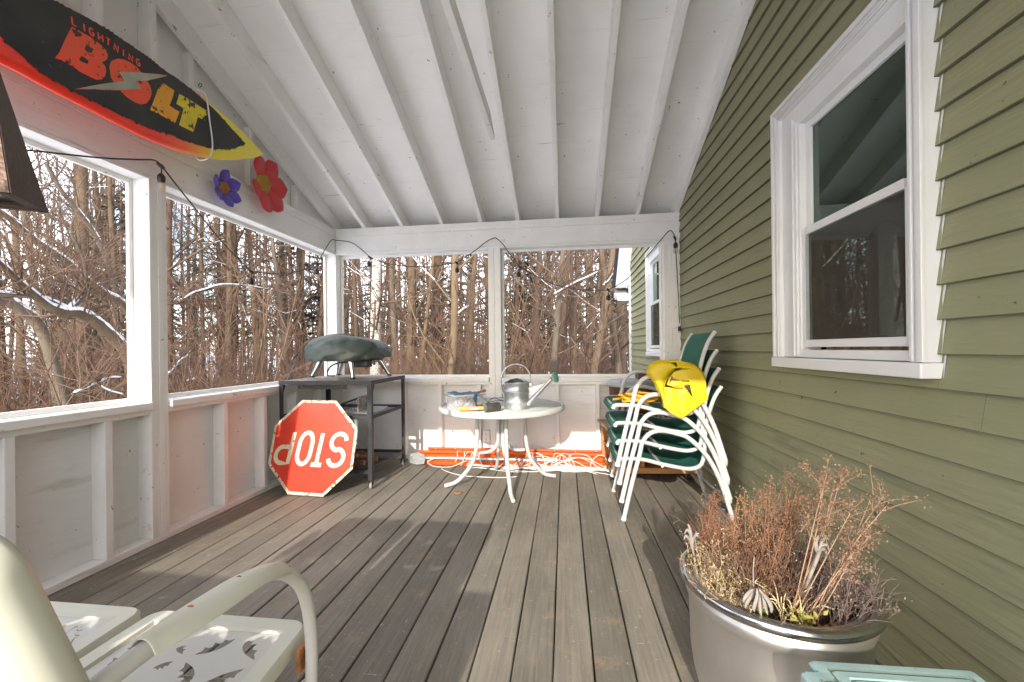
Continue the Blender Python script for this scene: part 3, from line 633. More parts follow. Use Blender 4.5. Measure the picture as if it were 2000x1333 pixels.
# half lid: tilted segment over the front of the mouth
V = []; n_ = 18
rows = [[(WX+.0955*math.cos(a)*q+(.0), WY+.0955*math.sin(a)*q, WZ+.204+.022*(1-q)+(.010 if q < 1 else 0)) for a in [R(-40+i*200/n_) for i in range(n_+1)]] for q in (1, .6, .02)]
MB().grid(rows).build('half_lid', galv, t, solid=.0015)
sp0 = Vector((WX+.085, WY-.03, WZ+.035)); sp1 = Vector((WX+.275, WY-.055, WZ+.235))
MB().tube([sp0, sp0.lerp(sp1, .5), sp1], [.022, .016, .012], 14).build('spout', galv, t)
MB().prism([sp0+Vector((.0, .0, -.02)), sp0.lerp(sp1, .93), Vector((WX+.09, WY-.02, WZ+.165))], (0, .0025, 0)).build('spout_web', galv, t)
MB().tube([Vector((WX+.095, WY-.03, WZ+.17)), sp0.lerp(sp1, .88)], .004, 8).build('spout_stay', galv, t)
da = (sp1-sp0).normalized(); ax = (da+Vector((.25, -.55, -.35))).normalized()
MB().lathe([(.012, -.012), (.017, .004), (.03, .026)], sp1, 20, axis=tuple(ax)).build('rose_neck', mat('copper_orange', (.75, .14, .05), .4), t)
MB().lathe([(.028, .024), (.040, .030), (.041, .036), (.03, .045), (0, .049)], sp1, 24, axis=tuple(ax)).build('rose', mat('verdigris', (.12, .36, .27), .5, (.2, .45, .36), 30), t)
H_ = [(WX-.098, WY, WZ+.085), (WX-.125, WY, WZ+.15), (WX-.125, WY, WZ+.24), (WX-.085, WY, WZ+.315), (WX-.01, WY, WZ+.345), (WX+.06, WY, WZ+.325), (WX+.10, WY, WZ+.27), (WX+.108, WY, WZ+.20)]
MB().tube(spline(H_, 6), .0062, 10).build('handle', galv, t)
MB().box(WX+.094, WX+.122, WY-.012, WY+.012, WZ+.165, WZ+.2).build('handle_bracket', galv, t, bevel=.004)

# clear bin of bits and pieces
BX, BY, BZ = -.80, 3.30, TZ-.002
t = thing('plastic_bin', (BX, BY, BZ), 'clear plastic bin full of odds and ends at the left of the round table', 'bin')
Rz = Matrix.Translation((BX, BY, BZ)) @ Matrix.Rotation(R(-52), 4, 'Z')
def lp(x, y, z): return Rz @ Vector((x, y, z))
m = MB(); a, b = .082, .115; a2, b2 = .094, .128; hh = .105
for (P) in (((-a, -b), (a, -b), (-a2, -b2), (a2, -b2)), ((a, -b), (a, b), (a2, -b2), (a2, b2)), ((a, b), (-a, b), (a2, b2), (-a2, b2)), ((-a, b), (-a, -b), (-a2, b2), (-a2, -b2))):
    m.add([lp(*P[0], .001), lp(*P[1], .001), lp(*P[3], hh), lp(*P[2], hh)], [(0, 1, 2, 3)])
m.add([lp(-a, -b, .002), lp(a, -b, .002), lp(a, b, .002), lp(-a, b, .002)], [(0, 1, 2, 3)])
m.build('bin_walls', clear_m, t, solid=.0015)
MB().tube([lp(-a2-.002, -b2-.002, hh), lp(a2+.002, -b2-.002, hh), lp(a2+.002, b2+.002, hh), lp(-a2-.002, b2+.002, hh)], .0055, 8, closed=True).build('bin_rim', vinyl, t)
bits = [mat('bits_white', (.75, .75, .74), .5), mat('bits_orange', (.75, .35, .12), .5), mat('bits_grey', (.4, .4, .45), .5), mat('bits_pink', (.7, .5, .45), .5), mat('bits_steel', (.5, .52, .55), .3, metal=.8)]
rb = random.Random(5)
for i in range(46):
    c = Vector((rb.uniform(-.062, .062), rb.uniform(-.095, .095), rb.uniform(.012, .085))); dv = Vector((rb.uniform(-1, 1), rb.uniform(-1, 1), rb.uniform(-.5, 1))).normalized()*rb.uniform(.012, .028)
    p, q = c-dv, c+dv; p.x = max(-.07, min(.07, p.x)); q.x = max(-.07, min(.07, q.x)); p.z = max(.008, p.z); q.z = min(.1, q.z)
    MB().tube([Rz @ p, Rz @ q], rb.uniform(.005, .012), rb.choice([4, 6, 8])).build('oddment', bits[i % 5], t)
clo = mat('blue_cloth', (.085, .22, .40), .75, (.07, .19, .35), 20, bump=.3, bscale=80)
rows = []
for i in range(12):
    rows.append([lp(-.095+.19*j/9+.004*math.sin(i*2+j), -.13+.20*i/11, .113+.006*math.sin(j*1.3+i*.5)+.022*max(0, math.sin(i*.55+.8))*(1 if 2 < j < 8 else .3)) for j in range(10)])
o = MB().grid(rows).build('folded_cloth', clo, None, solid=.004, sub=1); tag(o, 'folded blue cloth draped over the clear plastic bin', 'cloth')
P = [lp(.06, .06, .118), lp(.08, .10, .125), lp(.04, .125, .13), lp(.09, .14, .135)]
o = MB().tube(spline([P[0], P[1], P[3]], 4), [.008, .009, .007, .01, .008, .007, .01, .009, .011], 7).build('seed_pod', bark, None); tag(o, 'brown dried seed pod lying on the back edge of the plastic bin', 'seed pod')

# mallet
t = thing('mallet', (-.60, 3.06, TZ), 'rubber mallet with black head and yellow handle at the front of the round table', 'mallet')
MB().tube([(-.79, 3.075, TZ+.016), (-.77, 3.073, TZ+.017), (-.58, 3.055, TZ+.030)], [.0125, .0145, .012], 12).build('handle', mat('yellow_wood', (.80, .42, .05), .4, (.72, .36, .04), 30), t)
MB().tube([(-.585, 3.03, TZ+.033), (-.58, 3.035, TZ+.033), (-.50, 3.105, TZ+.033), (-.495, 3.11, TZ+.033)], [.030, .034, .034, .030], 24).build('head', mat('black_rubber', (.035, .035, .034), .7, (.06, .058, .05), 30), t)
MB().lathe([(0, .0), (.029, 0)], (-.5861, 3.029, TZ+.033), 24, axis=(-.75, -.66, 0)).build('face', mat('dusty_rubber', (.17, .165, .15), .8, (.10, .10, .09), 30), t)
MB().box(-.70, -.64, 3.048, 3.0525, TZ+.018, TZ+.030).build('handle_sticker', vinyl, t)
# screwdriver, cable tangle
t = thing('screwdriver', (-.69, 3.25, TZ), 'blue-handled screwdriver standing among the cables on the round table', 'screwdriver')
MB().tube([(-.705, 3.235, TZ+.055), (-.703, 3.235, TZ+.06), (-.698, 3.24, TZ+.118), (-.698, 3.24, TZ+.125)], [.008, .0115, .0105, .008], 10).build('handle', mat('blue_grip', (.02, .16, .33), .35), t)
MB().tube([(-.708, 3.234, TZ+.002), (-.705, 3.235, TZ+.055)], .003, 8).build('shaft', chrome, t)
t = thing('cable_tangle', (-.60, 3.2, TZ), 'tangle of thin black cables and plugs in the middle of the round table', 'cables')
rc = random.Random(12); m = MB()
m.tube(spline([(-.78, 3.12, TZ+.004), (-.775, 3.13, TZ+.04), (-.74, 3.15, TZ+.075), (-.70, 3.16, TZ+.085), (-.68, 3.15, TZ+.06), (-.66, 3.14, TZ+.02)], 6), .0022, 6)
m.tube(spline([(-.67, 3.16, TZ+.02), (-.70, 3.18, TZ+.08), (-.69, 3.2, TZ+.105), (-.66, 3.2, TZ+.1), (-.60, 3.2, TZ+.06), (-.54, 3.18, TZ+.03), (-.50, 3.19, TZ+.012)], 6), .0022, 6)
m.tube(spline([(-.62, 3.2, TZ+.02), (-.59, 3.2, TZ+.06), (-.55, 3.22, TZ+.085), (-.51, 3.22, TZ+.07), (-.48, 3.24, TZ+.06), (-.53, 3.22, TZ+.062), (-.60, 3.2, TZ+.05)], 6), .0022, 6)
for i in range(10):
    c = Vector((rc.uniform(-.68, -.52), rc.uniform(3.13, 3.26), TZ+.008)); rr = rc.uniform(.02, .045); a0 = rc.uniform(0, 6)
    m.tube([c+Vector((rr*math.cos(a0+q*.5), rr*.7*math.sin(a0+q*.5), .012+.012*math.sin(q*.9+i))) for q in range(int(rc.uniform(8, 14)))], .0021, 6)
m.build('wires', blackp, t)
for (x, y, s_) in ((-.645, 3.15, .022), (-.62, 3.17, .018), (-.545, 3.2, .016), (-.70, 3.12, .013)):
    MB().box(x-s_, x+s_, y-s_*.8, y+s_*.8, TZ+.004, TZ+.004+s_*1.4).build('plug', blackp, t, bevel=.005)
MB().box(-.615, -.575, 3.09, 3.12, TZ+.001, TZ+.012).build('charger', vinyl, t, bevel=.003)

# ---------------------------------------------------------------- orange rails, pole and white cord on the floor
for i, (y0, y1, z0, z1, x0, x1, lab) in enumerate([(4.135, 4.175, .003, .135, -1.40, .42, 'rearmost orange steel rail standing against the back wall'), (4.06, 4.115, .003, .115, -1.475, .40, 'middle orange steel rail on edge under the round table'), (4.005, 4.05, .003, .052, -1.46, .41, 'low front orange steel rail lying on the deck under the table')]):
    t = thing('steel_rail', ((x0+x1)/2, y0, 0), lab, 'rail', 'orange rails along the back wall')
    MB().box(x0, x1, y1-.003, y1, z0, z1).build('web', orange, t); MB().box(x0, x1, y0, y1-.0035, z1-.003, z1).build('top_flange', orange, t, bevel=.001)
    MB().box(x0, x1, y0, y1-.0035, z0, z0+.003).build('bottom_flange', orange, t); MB().box(x0, x1, y0, y0+.003, z1-.014, z1-.0035).build('lip', orange, t)
    if i != 1:
        m = MB()
        for q in range(9): m.lathe([(0, 0), (.006, 0), (.006, .002)], (x0+.09+q*.2, y0-.001 if i else y0-.001, z1-.008), 8, axis=(0, 1, 0))
        m.build('rivets', zinc, t)
t = thing('steel_pole', (-.8, 3.995, .075), 'galvanized pole with a flat bracket lying along the orange rails', 'pole')
MB().tube([(-1.50, 3.985, .072), (-.10, 4.0, .068)], .0175, 16).build('pole', galv, t)
MB().tube([(-.10, 4.0, .068), (-.085, 4.0, .068)], .0205, 16).tube([(-1.60, 3.983, .072), (-1.50, 3.985, .072)], .008, 10).build('pole_end', zinc, t)
MB().prism([(-1.53, 3.955, .03), (-1.45, 3.955, .012), (-1.375, 3.955, .018), (-1.36, 3.955, .075), (-1.375, 3.955, .115), (-1.44, 3.955, .13), (-1.51, 3.955, .115), (-1.54, 3.955, .07)], (0, .004, 0)).build('bracket', galv, t)
m = MB()
for (x, z) in ((-1.50, .095), (-1.41, .10), (-1.46, .04), (-1.40, .055), (-1.48, .07)): m.lathe([(0, 0), (.009, 0), (.008, .006), (0, .007)], (x, 3.955, z), 6, axis=(0, -1, 0))
m.build('bolts', zinc, t)
rc = random.Random(21); m = MB()
def flop(x0, x1, yc, n, amp, zb=.004):
    P = []; 
    for q in range(n):
        f = q/(n-1); x = x0+(x1-x0)*f; P.append((x+rc.uniform(-.03, .03), yc+amp*math.sin(f*9+rc.uniform(0, 2))+rc.uniform(-.02, .02), zb+rc.uniform(0, .014)))
    m.tube(spline(P, 5), .0032, 6)
for i in range(11): flop(rc.uniform(-1.0, -.5), rc.uniform(.1, .38), rc.uniform(3.86, 3.985), 9, rc.uniform(.015, .06))
for i in range(8): flop(rc.uniform(-.35, -.1), .40, rc.uniform(3.86, 3.96), 7, .03)
for i in range(7):  # loops thrown up over the rails
    xa = rc.uniform(-1.25, .2); wv = rc.uniform(.12, .3); yv = 3.95
    m.tube(spline([(xa, yv, .01), (xa+.02, 3.985, .06), (xa+wv*.3, 4.03, .125), (xa+wv*.8, 4.0, .12), (xa+wv, 3.97, .06), (xa+wv+.03, 3.94, .01)], 6), .0032, 6)
for i in range(10):
    xa = rc.uniform(-.7, -.1); xb = xa+rc.uniform(.25, .5)
    m.tube(spline([(xa, 3.96, .012), (xa+.1, 3.965, .05+rc.uniform(0, .05)), ((xa+xb)/2+.05, 3.97, .09+rc.uniform(-.03, .04)), (xb, 3.94, .03), (xb+.1, 3.92, .006)], 6), .0032, 6)
m.tube(spline([(-1.28, 3.96, .07), (-1.34, 3.95, .04), (-1.26, 3.93, .005), (-1.1, 3.93, .005), (-.98, 3.95, .05), (-.95, 3.955, .058)], 6), .0034, 6)
m.tube(spline([(-1.15, 3.92, .005), (-1.17, 3.86, .005), (-1.05, 3.74, .005), (-.9, 3.66, .005), (-.75, 3.64, .005), (-.55, 3.64, .005), (-.42, 3.68, .005)], 6), .0034, 6)
m.tube(spline([(.22, 3.96, .01), (.24, 3.97, .08), (.30, 3.98, .13), (.36, 3.975, .12), (.37, 3.96, .05), (.32, 3.93, .01), (.2, 3.92, .006)], 6), .0034, 6)
for x in (-1.06, -.99): m.tube(spline([(x, 3.955, .045), (x+.02, 3.955, .1), (x+.01, 4.0, .14), (x+.03, 4.06, .13)], 5), .0034, 6)
t = thing('white_cord', (-.3, 3.93, 0), 'long tangled white cord heaped on the deck in front of the orange rails', 'cord'); m.build('cord_loops', cordw, t)

# ---------------------------------------------------------------- wooden crate on casters
t = thing('wooden_crate', (.70, 3.85, 0), 'open cedar crate on casters, standing behind the stacked chairs', 'crate')
CM = Matrix.Translation((.383, 3.625, 0)) @ Matrix.Rotation(R(5), 4, 'Z')
W_, D_, H0, H1 = .70, .50, .075, .445
def cb(name, x0, x1, y0, y1, z0, z1, mm=cedar): return MB().box(x0, x1, y0, y1, z0, z1, CM).build(name, mm, t, bevel=.002)
cb('top_board', -.035, W_+.02, -.02, D_*.48, H1-.018, H1, cedar_top); cb('top_board', -.035, W_+.02, D_*.49, D_+.01, H1-.019, H1-.001, cedar_top)
cb('bottom_board', 0, W_, 0, D_, H0, H0+.018); cb('front_rail', .0, W_, -.016, -.0005, H0-.004, H0+.045)
cb('corner_post', 0, .045, -.0165, .02, H0+.046, H1-.02); cb('corner_post', W_-.045, W_, -.0165, .02, H0+.046, H1-.02); cb('divider', .255, .275, 0, D_-.02, H0+.02, H1-.02)
cb('corner_post', 0, .02, D_-.05, D_, H0+.019, H1-.02)
for z in (H0+.03, H0+.125, H0+.22): cb('back_slat', .02, W_-.01, D_-.018, D_, z, z+.085)
cb('side_slat', W_-.016, W_-.001, .03, D_-.03, H0+.03, H1-.03); cb('shelf_board', .004, .25, .01, D_-.02, .24, .252)
for (x, y) in ((.03, .03), (W_-.05, .04), (.04, D_-.05), (W_-.05, D_-.05)):
    c = CM @ Vector((x, y, 0))
    MB().lathe([(0, -.012), (.026, -.012), (.033, -.007), (.033, .007), (.026, .012), (0, .012)], (c.x, c.y, .034), 18, axis=(1, .3, 0)).build('caster_wheel', blackp, t)
    MB().box(c.x-.02, c.x-.016, c.y-.018, c.y+.015, .03, .068).box(c.x+.016, c.x+.02, c.y-.018, c.y+.015, .03, .068).box(c.x-.026, c.x+.026, c.y-.026, c.y+.026, .0685, .0735).build('caster_fork', zinc, t)
for i in range(2):
    c = CM @ Vector((.07, .12+.12*i, .285))
    o = MB().lathe([(0, -.03), (.022, -.02), (.03, 0), (.022, .02), (0, .035)], c, 9, axis=(rnd.uniform(-1, 1), rnd.uniform(-1, 1), .4)).build('pine_cone', mat('pine_cone', (.16, .08, .04), .9, (.3, .16, .09), 60, bump=1.5, bscale=150), None)
    tag(o, ['front brown pine cone on the shelf inside the cedar crate', 'rear brown pine cone on the shelf inside the cedar crate'][i], 'pine cone')
# brown tub with a grey lid standing on the crate
t = thing('brown_tub', (.62, 4.0, .446), 'rust brown wooden tub with a grey metal lid on top of the cedar crate', 'tub')
MB().lathe([(0, .446), (.19, .446), (.215, .55), (.222, .78), (.21, .80), (0, .80)], (.625, 3.965, 0), 12, smooth=False).build('staves', mat('rust_brown_wood', (.14, .045, .022), .6, (.09, .03, .016), 5, stretch=(4, 4, .6), bump=.3), t)
m = MB()
for q in range(5): m.box(.43+.075*q, .434+.075*q, 3.735, 3.742, .47, .80)
MB().lathe([(.0, .815), (.05, .842), (.20, .836), (.236, .826), (.245, .80), (.25, .785), (.246, .781), (.238, .80)], (.625, 3.965, 0), 40).build('lid', mat('dull_zinc', (.34, .36, .37), .5, (.45, .47, .48), 8, metal=.4, bump=.1, bscale=20), t)
t = thing('brown_box', (.85, 3.98, .84), 'dark brown box on the grey tub lid, half hidden behind the yellow tarp', 'box')
MB().box(.66, .92, 3.90, 4.10, .838, .925).build('box_body', mat('dark_redwood', (.10, .03, .02), .5, (.07, .02, .015), 9), t, bevel=.004)

# ---------------------------------------------------------------- four stacked sling chairs
def chair():
    t = thing('stacking_chair', (.70, 3.10, 0), '', 'chair', 'green and white chairs in the stack by the siding')
    yn, yf = 2.82, 3.38
    def side(y): return [(.372, y, .012), (.425, y, .24), (.473, y, .42), (.497, y, .515), (.545, y, .572), (.616, y, .590), (.705, y, .574), (.790, y, .540), (.899, y, .425), (.975, y, .27), (1.028, y, .10), (1.044, y, .045)]
    for y in (yn, yf): MB().tube(spline(side(y), 5), .0145, 12).build('leg_loop', whitemetal, t)
    for y in (yn, yf): MB().tube([(.369, y, .0), (.374, y, .02)], .0162, 12).build('foot_cap', vinyl, t)
    MB().tube(spline([(1.040, yn+.0, .058), (1.046, yn+.012, .024), (1.046, yn+.05, .015), (1.046, (yn+yf)/2, .015), (1.046, yf-.05, .015), (1.046, yf-.012, .024), (1.040, yf, .058)], 6), .0140, 12).build('rear_crossbar', whitemetal, t)
    def rail(y): return [(.355, y, .385), (.375, y, .395), (.50, y, .392), (.62, y, .365), (.74, y, .342), (.81, y, .338), (.865, y, .362), (.888, y, .43), (.895, y, .55), (.915, y, .68), (.955, y, .80), (.998, y, .870)]
    for y in (yn+.035, yf-.035): MB().tube(spline(rail(y), 5), .0130, 12).build('seat_rail', whitemetal, t)
    S = spline(rail(0), 5)
    # the sling hangs between the rails, dipping a little; front lip folds down
    ys = [yn+.04+(yf-yn-.08)*k_/10 for k_ in range(11)]; rows = []
    lip = [Vector((.330, 0, .352)), Vector((.342, 0, .385))]
    for i, p in enumerate(lip+S):
        sag = .022 if 6 < i < len(S)-2 else .004; nx, nz = ((0, -1) if p.z < .36 or p.x < .8 else (1, 0))
        rows.append([(p.x+nx*sag*math.sin(math.pi*k_/10)*.6+.0, ys[k_], p.z+.008*(nz != 0)+nz*sag*math.sin(math.pi*k_/10)) for k_ in range(11)])
    MB().grid(rows).build('sling', green, t, solid=.0022)
    MB().tube([(.352, yn+.03, .380), (.352, yf-.03, .380)], .0125, 12).build('front_bar', whitemetal, t)
    MB().tube([(.62, yn, .585-.225), (.62, yf, .585-.225)], .010, 10).build('cross_tube', whitemetal, t)
    for y in (yn+.018, yf-.018): MB().tube([(.89, y-.016, .435), (.89, y+.016, .435)], .006, 8).build('fixing', zinc, t)
    for y in (yn+.035, yf-.035):
        d_ = (S[-1]-S[-3]).normalized(); p = Vector((S[-1].x, y, S[-1].z)); MB().lathe([(.0136, -.004), (.0136, .002), (.008, .007), (0, .008)], p, 12, axis=tuple(d_)).build('rail_cap', vinyl, t)
    return t
ch = chair(); labs = ['bottom chair of the stack of green and white sling chairs, feet on the deck', 'second chair from the bottom in the green and white stack', 'third chair from the bottom in the green and white stack', 'topmost green and white sling chair, carrying the rolled yellow tarp']
chairs = [ch]; ch['label'] = labs[0]
for k in range(1, 4):
    c = copy_tree(ch); c.location = Vector((.70-.012*k, 3.10, .118*k)); c['label'] = labs[k]; chairs.append(c)

# yellow strap heap and rolled tarp on the top chair
t = thing('webbing_strap', (.45, 3.0, .76), 'heap of orange yellow webbing strap on the seat of the topmost chair', 'strap')
rc = random.Random(4); zs = .758
for i in range(9):
    cx_, cy_ = .50+rc.uniform(-.05, .06), 2.98+rc.uniform(-.04, .05); rr = rc.uniform(.06, .14); ph_ = rc.uniform(0, 6)
    P = [(cx_+rr*math.cos(ph_+q*.55), cy_+rr*.55*math.sin(ph_+q*.55), zs+.006*i+.016*abs(math.sin(q*.7+i))) for q in range(10)]
    S_ = spline(P, 4); m = MB(); m.grid([[p+Vector((0, 0, -.007)), p+Vector((0, 0, .007))] for p in S_]); m.build('strap_loop', strapy, t, solid=.0022)
t = thing('yellow_tarp', (.72, 3.05, .80), 'bright yellow tarp rolled and folded on top of the chair stack', 'tarp')
YF = 2.745
OUT = [(0.542, 2.745, 1.0233), (0.6078, 2.745, 1.0455), (0.7132, 2.745, 1.0447), (0.8081, 2.745, 1.0151), (0.8532, 2.745, 0.9638), (0.8644, 2.745, 0.868), (0.8788, 2.745, 0.8011), (0.8174, 2.745, 0.7561), (0.7215, 2.745, 0.6816), (0.6632, 2.745, 0.7133), (0.617, 2.745, 0.7517), (0.6022, 2.745, 0.8194), (0.5595, 2.745, 0.9067), (0.5131, 2.745, 0.9652)]
BACK = [(0.5945, 3.12, 0.9979), (0.666, 3.12, 1.0305), (0.7791, 3.12, 1.0369), (0.8768, 3.12, 1.007), (0.9318, 3.12, 0.9521), (0.945, 3.12, 0.8867), (0.9582, 3.12, 0.8322), (0.9059, 3.12, 0.8031), (0.8358, 3.12, 0.7774), (0.7693, 3.12, 0.7882), (0.7132, 3.12, 0.8138), (0.6711, 3.12, 0.8504), (0.6219, 3.12, 0.8983), (0.5761, 3.12, 0.95)]
def dense(P, n=4):
    out = []; m_ = len(P)
    for i in range(m_):
        a, b = Vector(P[i]), Vector(P[(i+1) % m_])
        out += [a.lerp(b, k_/n) for k_ in range(n)]
    return out
f0 = dense(OUT); f1 = dense(BACK); cen0 = sum(f0, Vector())/len(f0); cen1 = sum(f1, Vector())/len(f1)
rows = []
for q, sc in ((-.02, .90), (0.0, 1.0), (.12, 1.015), (.3, 1.01), (.5, 1.0), (.7, 1.0), (.88, .99), (1.0, .94), (1.05, .6), (1.06, .02)):
    row = []
    for i in range(len(f0)):
        p = f0[i].lerp(f1[i], min(q, 1.0)); c_ = cen0.lerp(cen1, min(q, 1.0)); p = c_+(p-c_)*sc
        a = 2*math.pi*i/len(f0); p += Vector((0, .03*max(0, q-1)*10, 0)); r_ = .005*math.sin(4*a+q*7)+.003*math.sin(9*a-q*11)
        dr = (p-c_).normalized()*r_*(1 if 0 < q < 1 else 0); row.append(p+dr)
    rows.append(row)
rows[0] = [Vector((p.x, YF+.012, p.z)) for p in rows[0]]
MB().grid(rows, closed=True).build('outer_wrap', yellow, t, solid=.004)
def flap(P, dy, name='fold', bulge=.006):
    P = [Vector((p[0], p[1]+dy, p[2])) for p in P]; c_ = sum(P, Vector())/len(P)+Vector((0, -bulge, 0)); n_ = len(P)
    m = MB(); m.add(P+[c_], [(i, (i+1) % n_, n_) for i in range(n_)]); m.build(name, yellow, t, solid=.004, fix=False)
flap([(0.6196, 2.75, 0.8804), (0.6213, 2.75, 0.751), (0.6644, 2.75, 0.7126), (0.7229, 2.75, 0.684), (0.6693, 2.75, 0.8771)], -.004)
flap([(0.6693, 2.75, 0.8771), (0.7229, 2.75, 0.684), (0.8743, 2.75, 0.8004), (0.7859, 2.75, 0.8129), (0.7647, 2.75, 0.8482), (0.7314, 2.75, 0.8932), (0.7064, 2.75, 0.8739)], -.012, bulge=.012)
flap([(0.784, 2.75, 0.9188), (0.7859, 2.75, 0.8129), (0.8774, 2.75, 0.8004), (0.8634, 2.75, 0.9155), (0.8335, 2.75, 0.9731), (0.7694, 2.75, 0.9895), (0.7232, 2.75, 0.9897), (0.6797, 2.75, 0.9771), (0.6578, 2.75, 0.9546), (0.67, 2.75, 0.9352), (0.7224, 2.75, 0.9189)], -.018, bulge=.010)
flap([(0.6292, 2.75, 0.8997), (0.6483, 2.75, 0.9449), (0.6578, 2.75, 0.961), (0.6576, 2.75, 0.9417), (0.6384, 2.75, 0.89)], -.030, bulge=.004)
flap([(0.6384, 2.75, 0.8933), (0.6574, 2.75, 0.9223), (0.7162, 2.75, 0.919), (0.7315, 2.75, 0.9093), (0.7281, 2.75, 0.8771), (0.7095, 2.75, 0.8739), (0.6756, 2.75, 0.8803)], -.036, bulge=.012)
flap([(0.7316, 2.75, 0.9157), (0.7716, 2.75, 0.9124), (0.7714, 2.75, 0.8932), (0.7314, 2.75, 0.8964)], -.026)
# rolled lips: outer edge of the wrap curling over the end, and the dark hollow between layers
m = MB(); lipP = [(0.6148, 2.735, 0.7499), (0.6159, 2.735, 0.8528), (0.6195, 2.735, 0.8946), (0.6386, 2.735, 0.946), (0.6636, 2.735, 0.9748), (0.6978, 2.735, 1.0002), (0.756, 2.735, 0.9935), (0.8138, 2.735, 0.9741), (0.8438, 2.735, 0.9421), (0.8615, 2.735, 0.8944)]
S_ = spline(lipP, 5); m.grid([[p+Vector((0, .0, 0)), p+Vector((.004, .03, .002)), p+Vector((.006, .07, .0))] for p in S_]); m.build('wrap_lip', yellow, t, solid=.006)
S_ = spline([(0.6159, 2.74, 0.7492), (0.6011, 2.74, 0.8168), (0.5646, 2.74, 0.9006), (0.5216, 2.74, 0.9654), (0.5409, 2.74, 1.0171), (0.5973, 2.74, 1.0393), (0.6593, 2.74, 1.0324), (0.6991, 2.74, 1.0)], 5)
m = MB(); inner = spline([(0.6148, 2.735, 0.7499), (0.6155, 2.735, 0.8206), (0.6161, 2.735, 0.8753), (0.6228, 2.735, 0.9171), (0.6386, 2.735, 0.946), (0.6606, 2.735, 0.9748), (0.6792, 2.735, 0.9907), (0.6978, 2.735, 1.0002)], 5)
m.grid([[a.lerp(b, f)+Vector((0, -.010*math.sin(math.pi*f), 0)) for f in (0, .25, .5, .75, 1)] for a, b in zip(S_, inner)]); m.build('wrap_front', yellow, t, solid=.004)
S_ = spline([(0.6978, 2.735, 1.0002), (0.756, 2.735, 0.9935), (0.8138, 2.735, 0.9741), (0.8438, 2.735, 0.9421), (0.8615, 2.735, 0.8944)], 5)
T_ = spline([(0.6953, 2.76, 1.0411), (0.7726, 2.76, 1.0309), (0.8308, 2.76, 1.0015), (0.864, 2.76, 0.9564), (0.8755, 2.76, 0.8922)], 5)
m = MB(); m.grid([[a.lerp(b, f)+Vector((0, -.008*math.sin(math.pi*f), 0)) for f in (0, .3, .6, 1)] for a, b in zip(S_, T_)]); m.build('wrap_front', yellow, t, solid=.004)

# ---------------------------------------------------------------- surfboard hung on the left gable
XS = -2.20
t = thing('surfboard', (XS-.03, 1.9, 2.5), 'faded black, red and yellow surfboard with bolt lettering, hung under the rafters', 'surfboard')
LOW = [(2.8907, 2.6081), (2.8051, 2.5446), (2.629, 2.4472), (2.5055, 2.3943), (2.4, 2.3571), (2.2915, 2.3255), (2.2049, 2.3055), (2.0794, 2.2872), (1.9771, 2.279), (1.8897, 2.28), (1.8018, 2.2796), (1.7207, 2.2817), (1.6378, 2.2812), (1.5596, 2.2819), (1.5012, 2.287), (1.4465, 2.2917), (1.395, 2.3023)]
UPP = [(2.8908, 2.6119), (2.8118, 2.6391), (2.7123, 2.6672), (2.5965, 2.6921), (2.4687, 2.7134), (2.3443, 2.7297), (2.2271, 2.7247), (2.1356, 2.7258), (2.0331, 2.7261), (1.9389, 2.7278), (1.8522, 2.7293), (1.7742, 2.7287), (1.6932, 2.7166), (1.5877, 2.6961), (1.4945, 2.6749), (1.4134, 2.6543)]
n_ = 40
def resamp(P, ts):
    out = []
    for y in ts:
        for i in range(len(P)-1):
            (a, za), (b, zb_) = P[i], P[i+1]
            if (a-y)*(b-y) <= 0 and a != b: out.append(za+(zb_-za)*(y-a)/(b-a)); break
        else:
            (a, za), (b, zb_) = P[-2], P[-1]; out.append(za+(zb_-za)*(y-a)/(b-a))
    return out
y0_ = LOW[0][0]; ys = [y0_-.0015-(y0_-1.46)*(i/n_)**1.35 for i in range(n_+1)]
lo_ = resamp(LOW, ys); hi_ = resamp(UPP, ys)
# tail beyond the photo's left edge: carries on and closes
wl = hi_[-1]-lo_[-1]; mid = (hi_[-1]+lo_[-1])/2
for i in range(1, 13):
    y = 1.46-i*.07; f = (1-(i/12)**2.6); lo_.append(mid-wl/2*f*(1+.02*i*0)-.004*i); hi_.append(mid+wl/2*f-.004*i); ys.append(y)
rows = []
for y, a, b in zip(ys, lo_, hi_):
    c_, h = (a+b)/2, max((b-a)/2, .001); th2 = min(.030, .010+h*.16)
    prof = [(-1, 0), (-.97, .55), (-.88, .86), (-.7, 1.0), (-.35, 1.03), (0, 1.05), (.35, 1.03), (.7, 1.0), (.88, .86), (.97, .55), (1, 0), (.9, -.6), (.6, -.95), (0, -1.1), (-.6, -.95), (-.9, -.6)]
    rows.append([(XS-.012+th2*q-.018, y, c_+h*p) for p, q in prof])
def board_mat():
    m = mat('board_paint', (.85, .05, .02), .28, coat=.4); T = m.node_tree; p = T.nodes['Principled BSDF']; tcn = T.nodes.new('ShaderNodeTexCoord'); sx = T.nodes.new('ShaderNodeSeparateXYZ'); T.links.new(tcn.outputs['Object'], sx.inputs[0])
    mr = T.nodes.new('ShaderNodeMapRange'); mr.inputs[1].default_value = -.7; mr.inputs[2].default_value = 1.05; T.links.new(sx.outputs['Y'], mr.inputs[0])
    rp = T.nodes.new('ShaderNodeValToRGB'); e = rp.color_ramp.elements; e[0].position = 0; e[0].color = (.92, .035, .015, 1); e[1].position = 1; e[1].color = (.78, .66, .005, 1)
    for pos, c in ((.50, (.95, .045, .015, 1)), (.585, (.95, .14, .01, 1)), (.645, (.92, .38, .008, 1)), (.70, (.82, .66, .006, 1))): q = e.new(pos); q.color = c
    T.links.new(mr.outputs[0], rp.inputs[0]); T.links.new(rp.outputs[0], p.inputs['Base Color']); return m
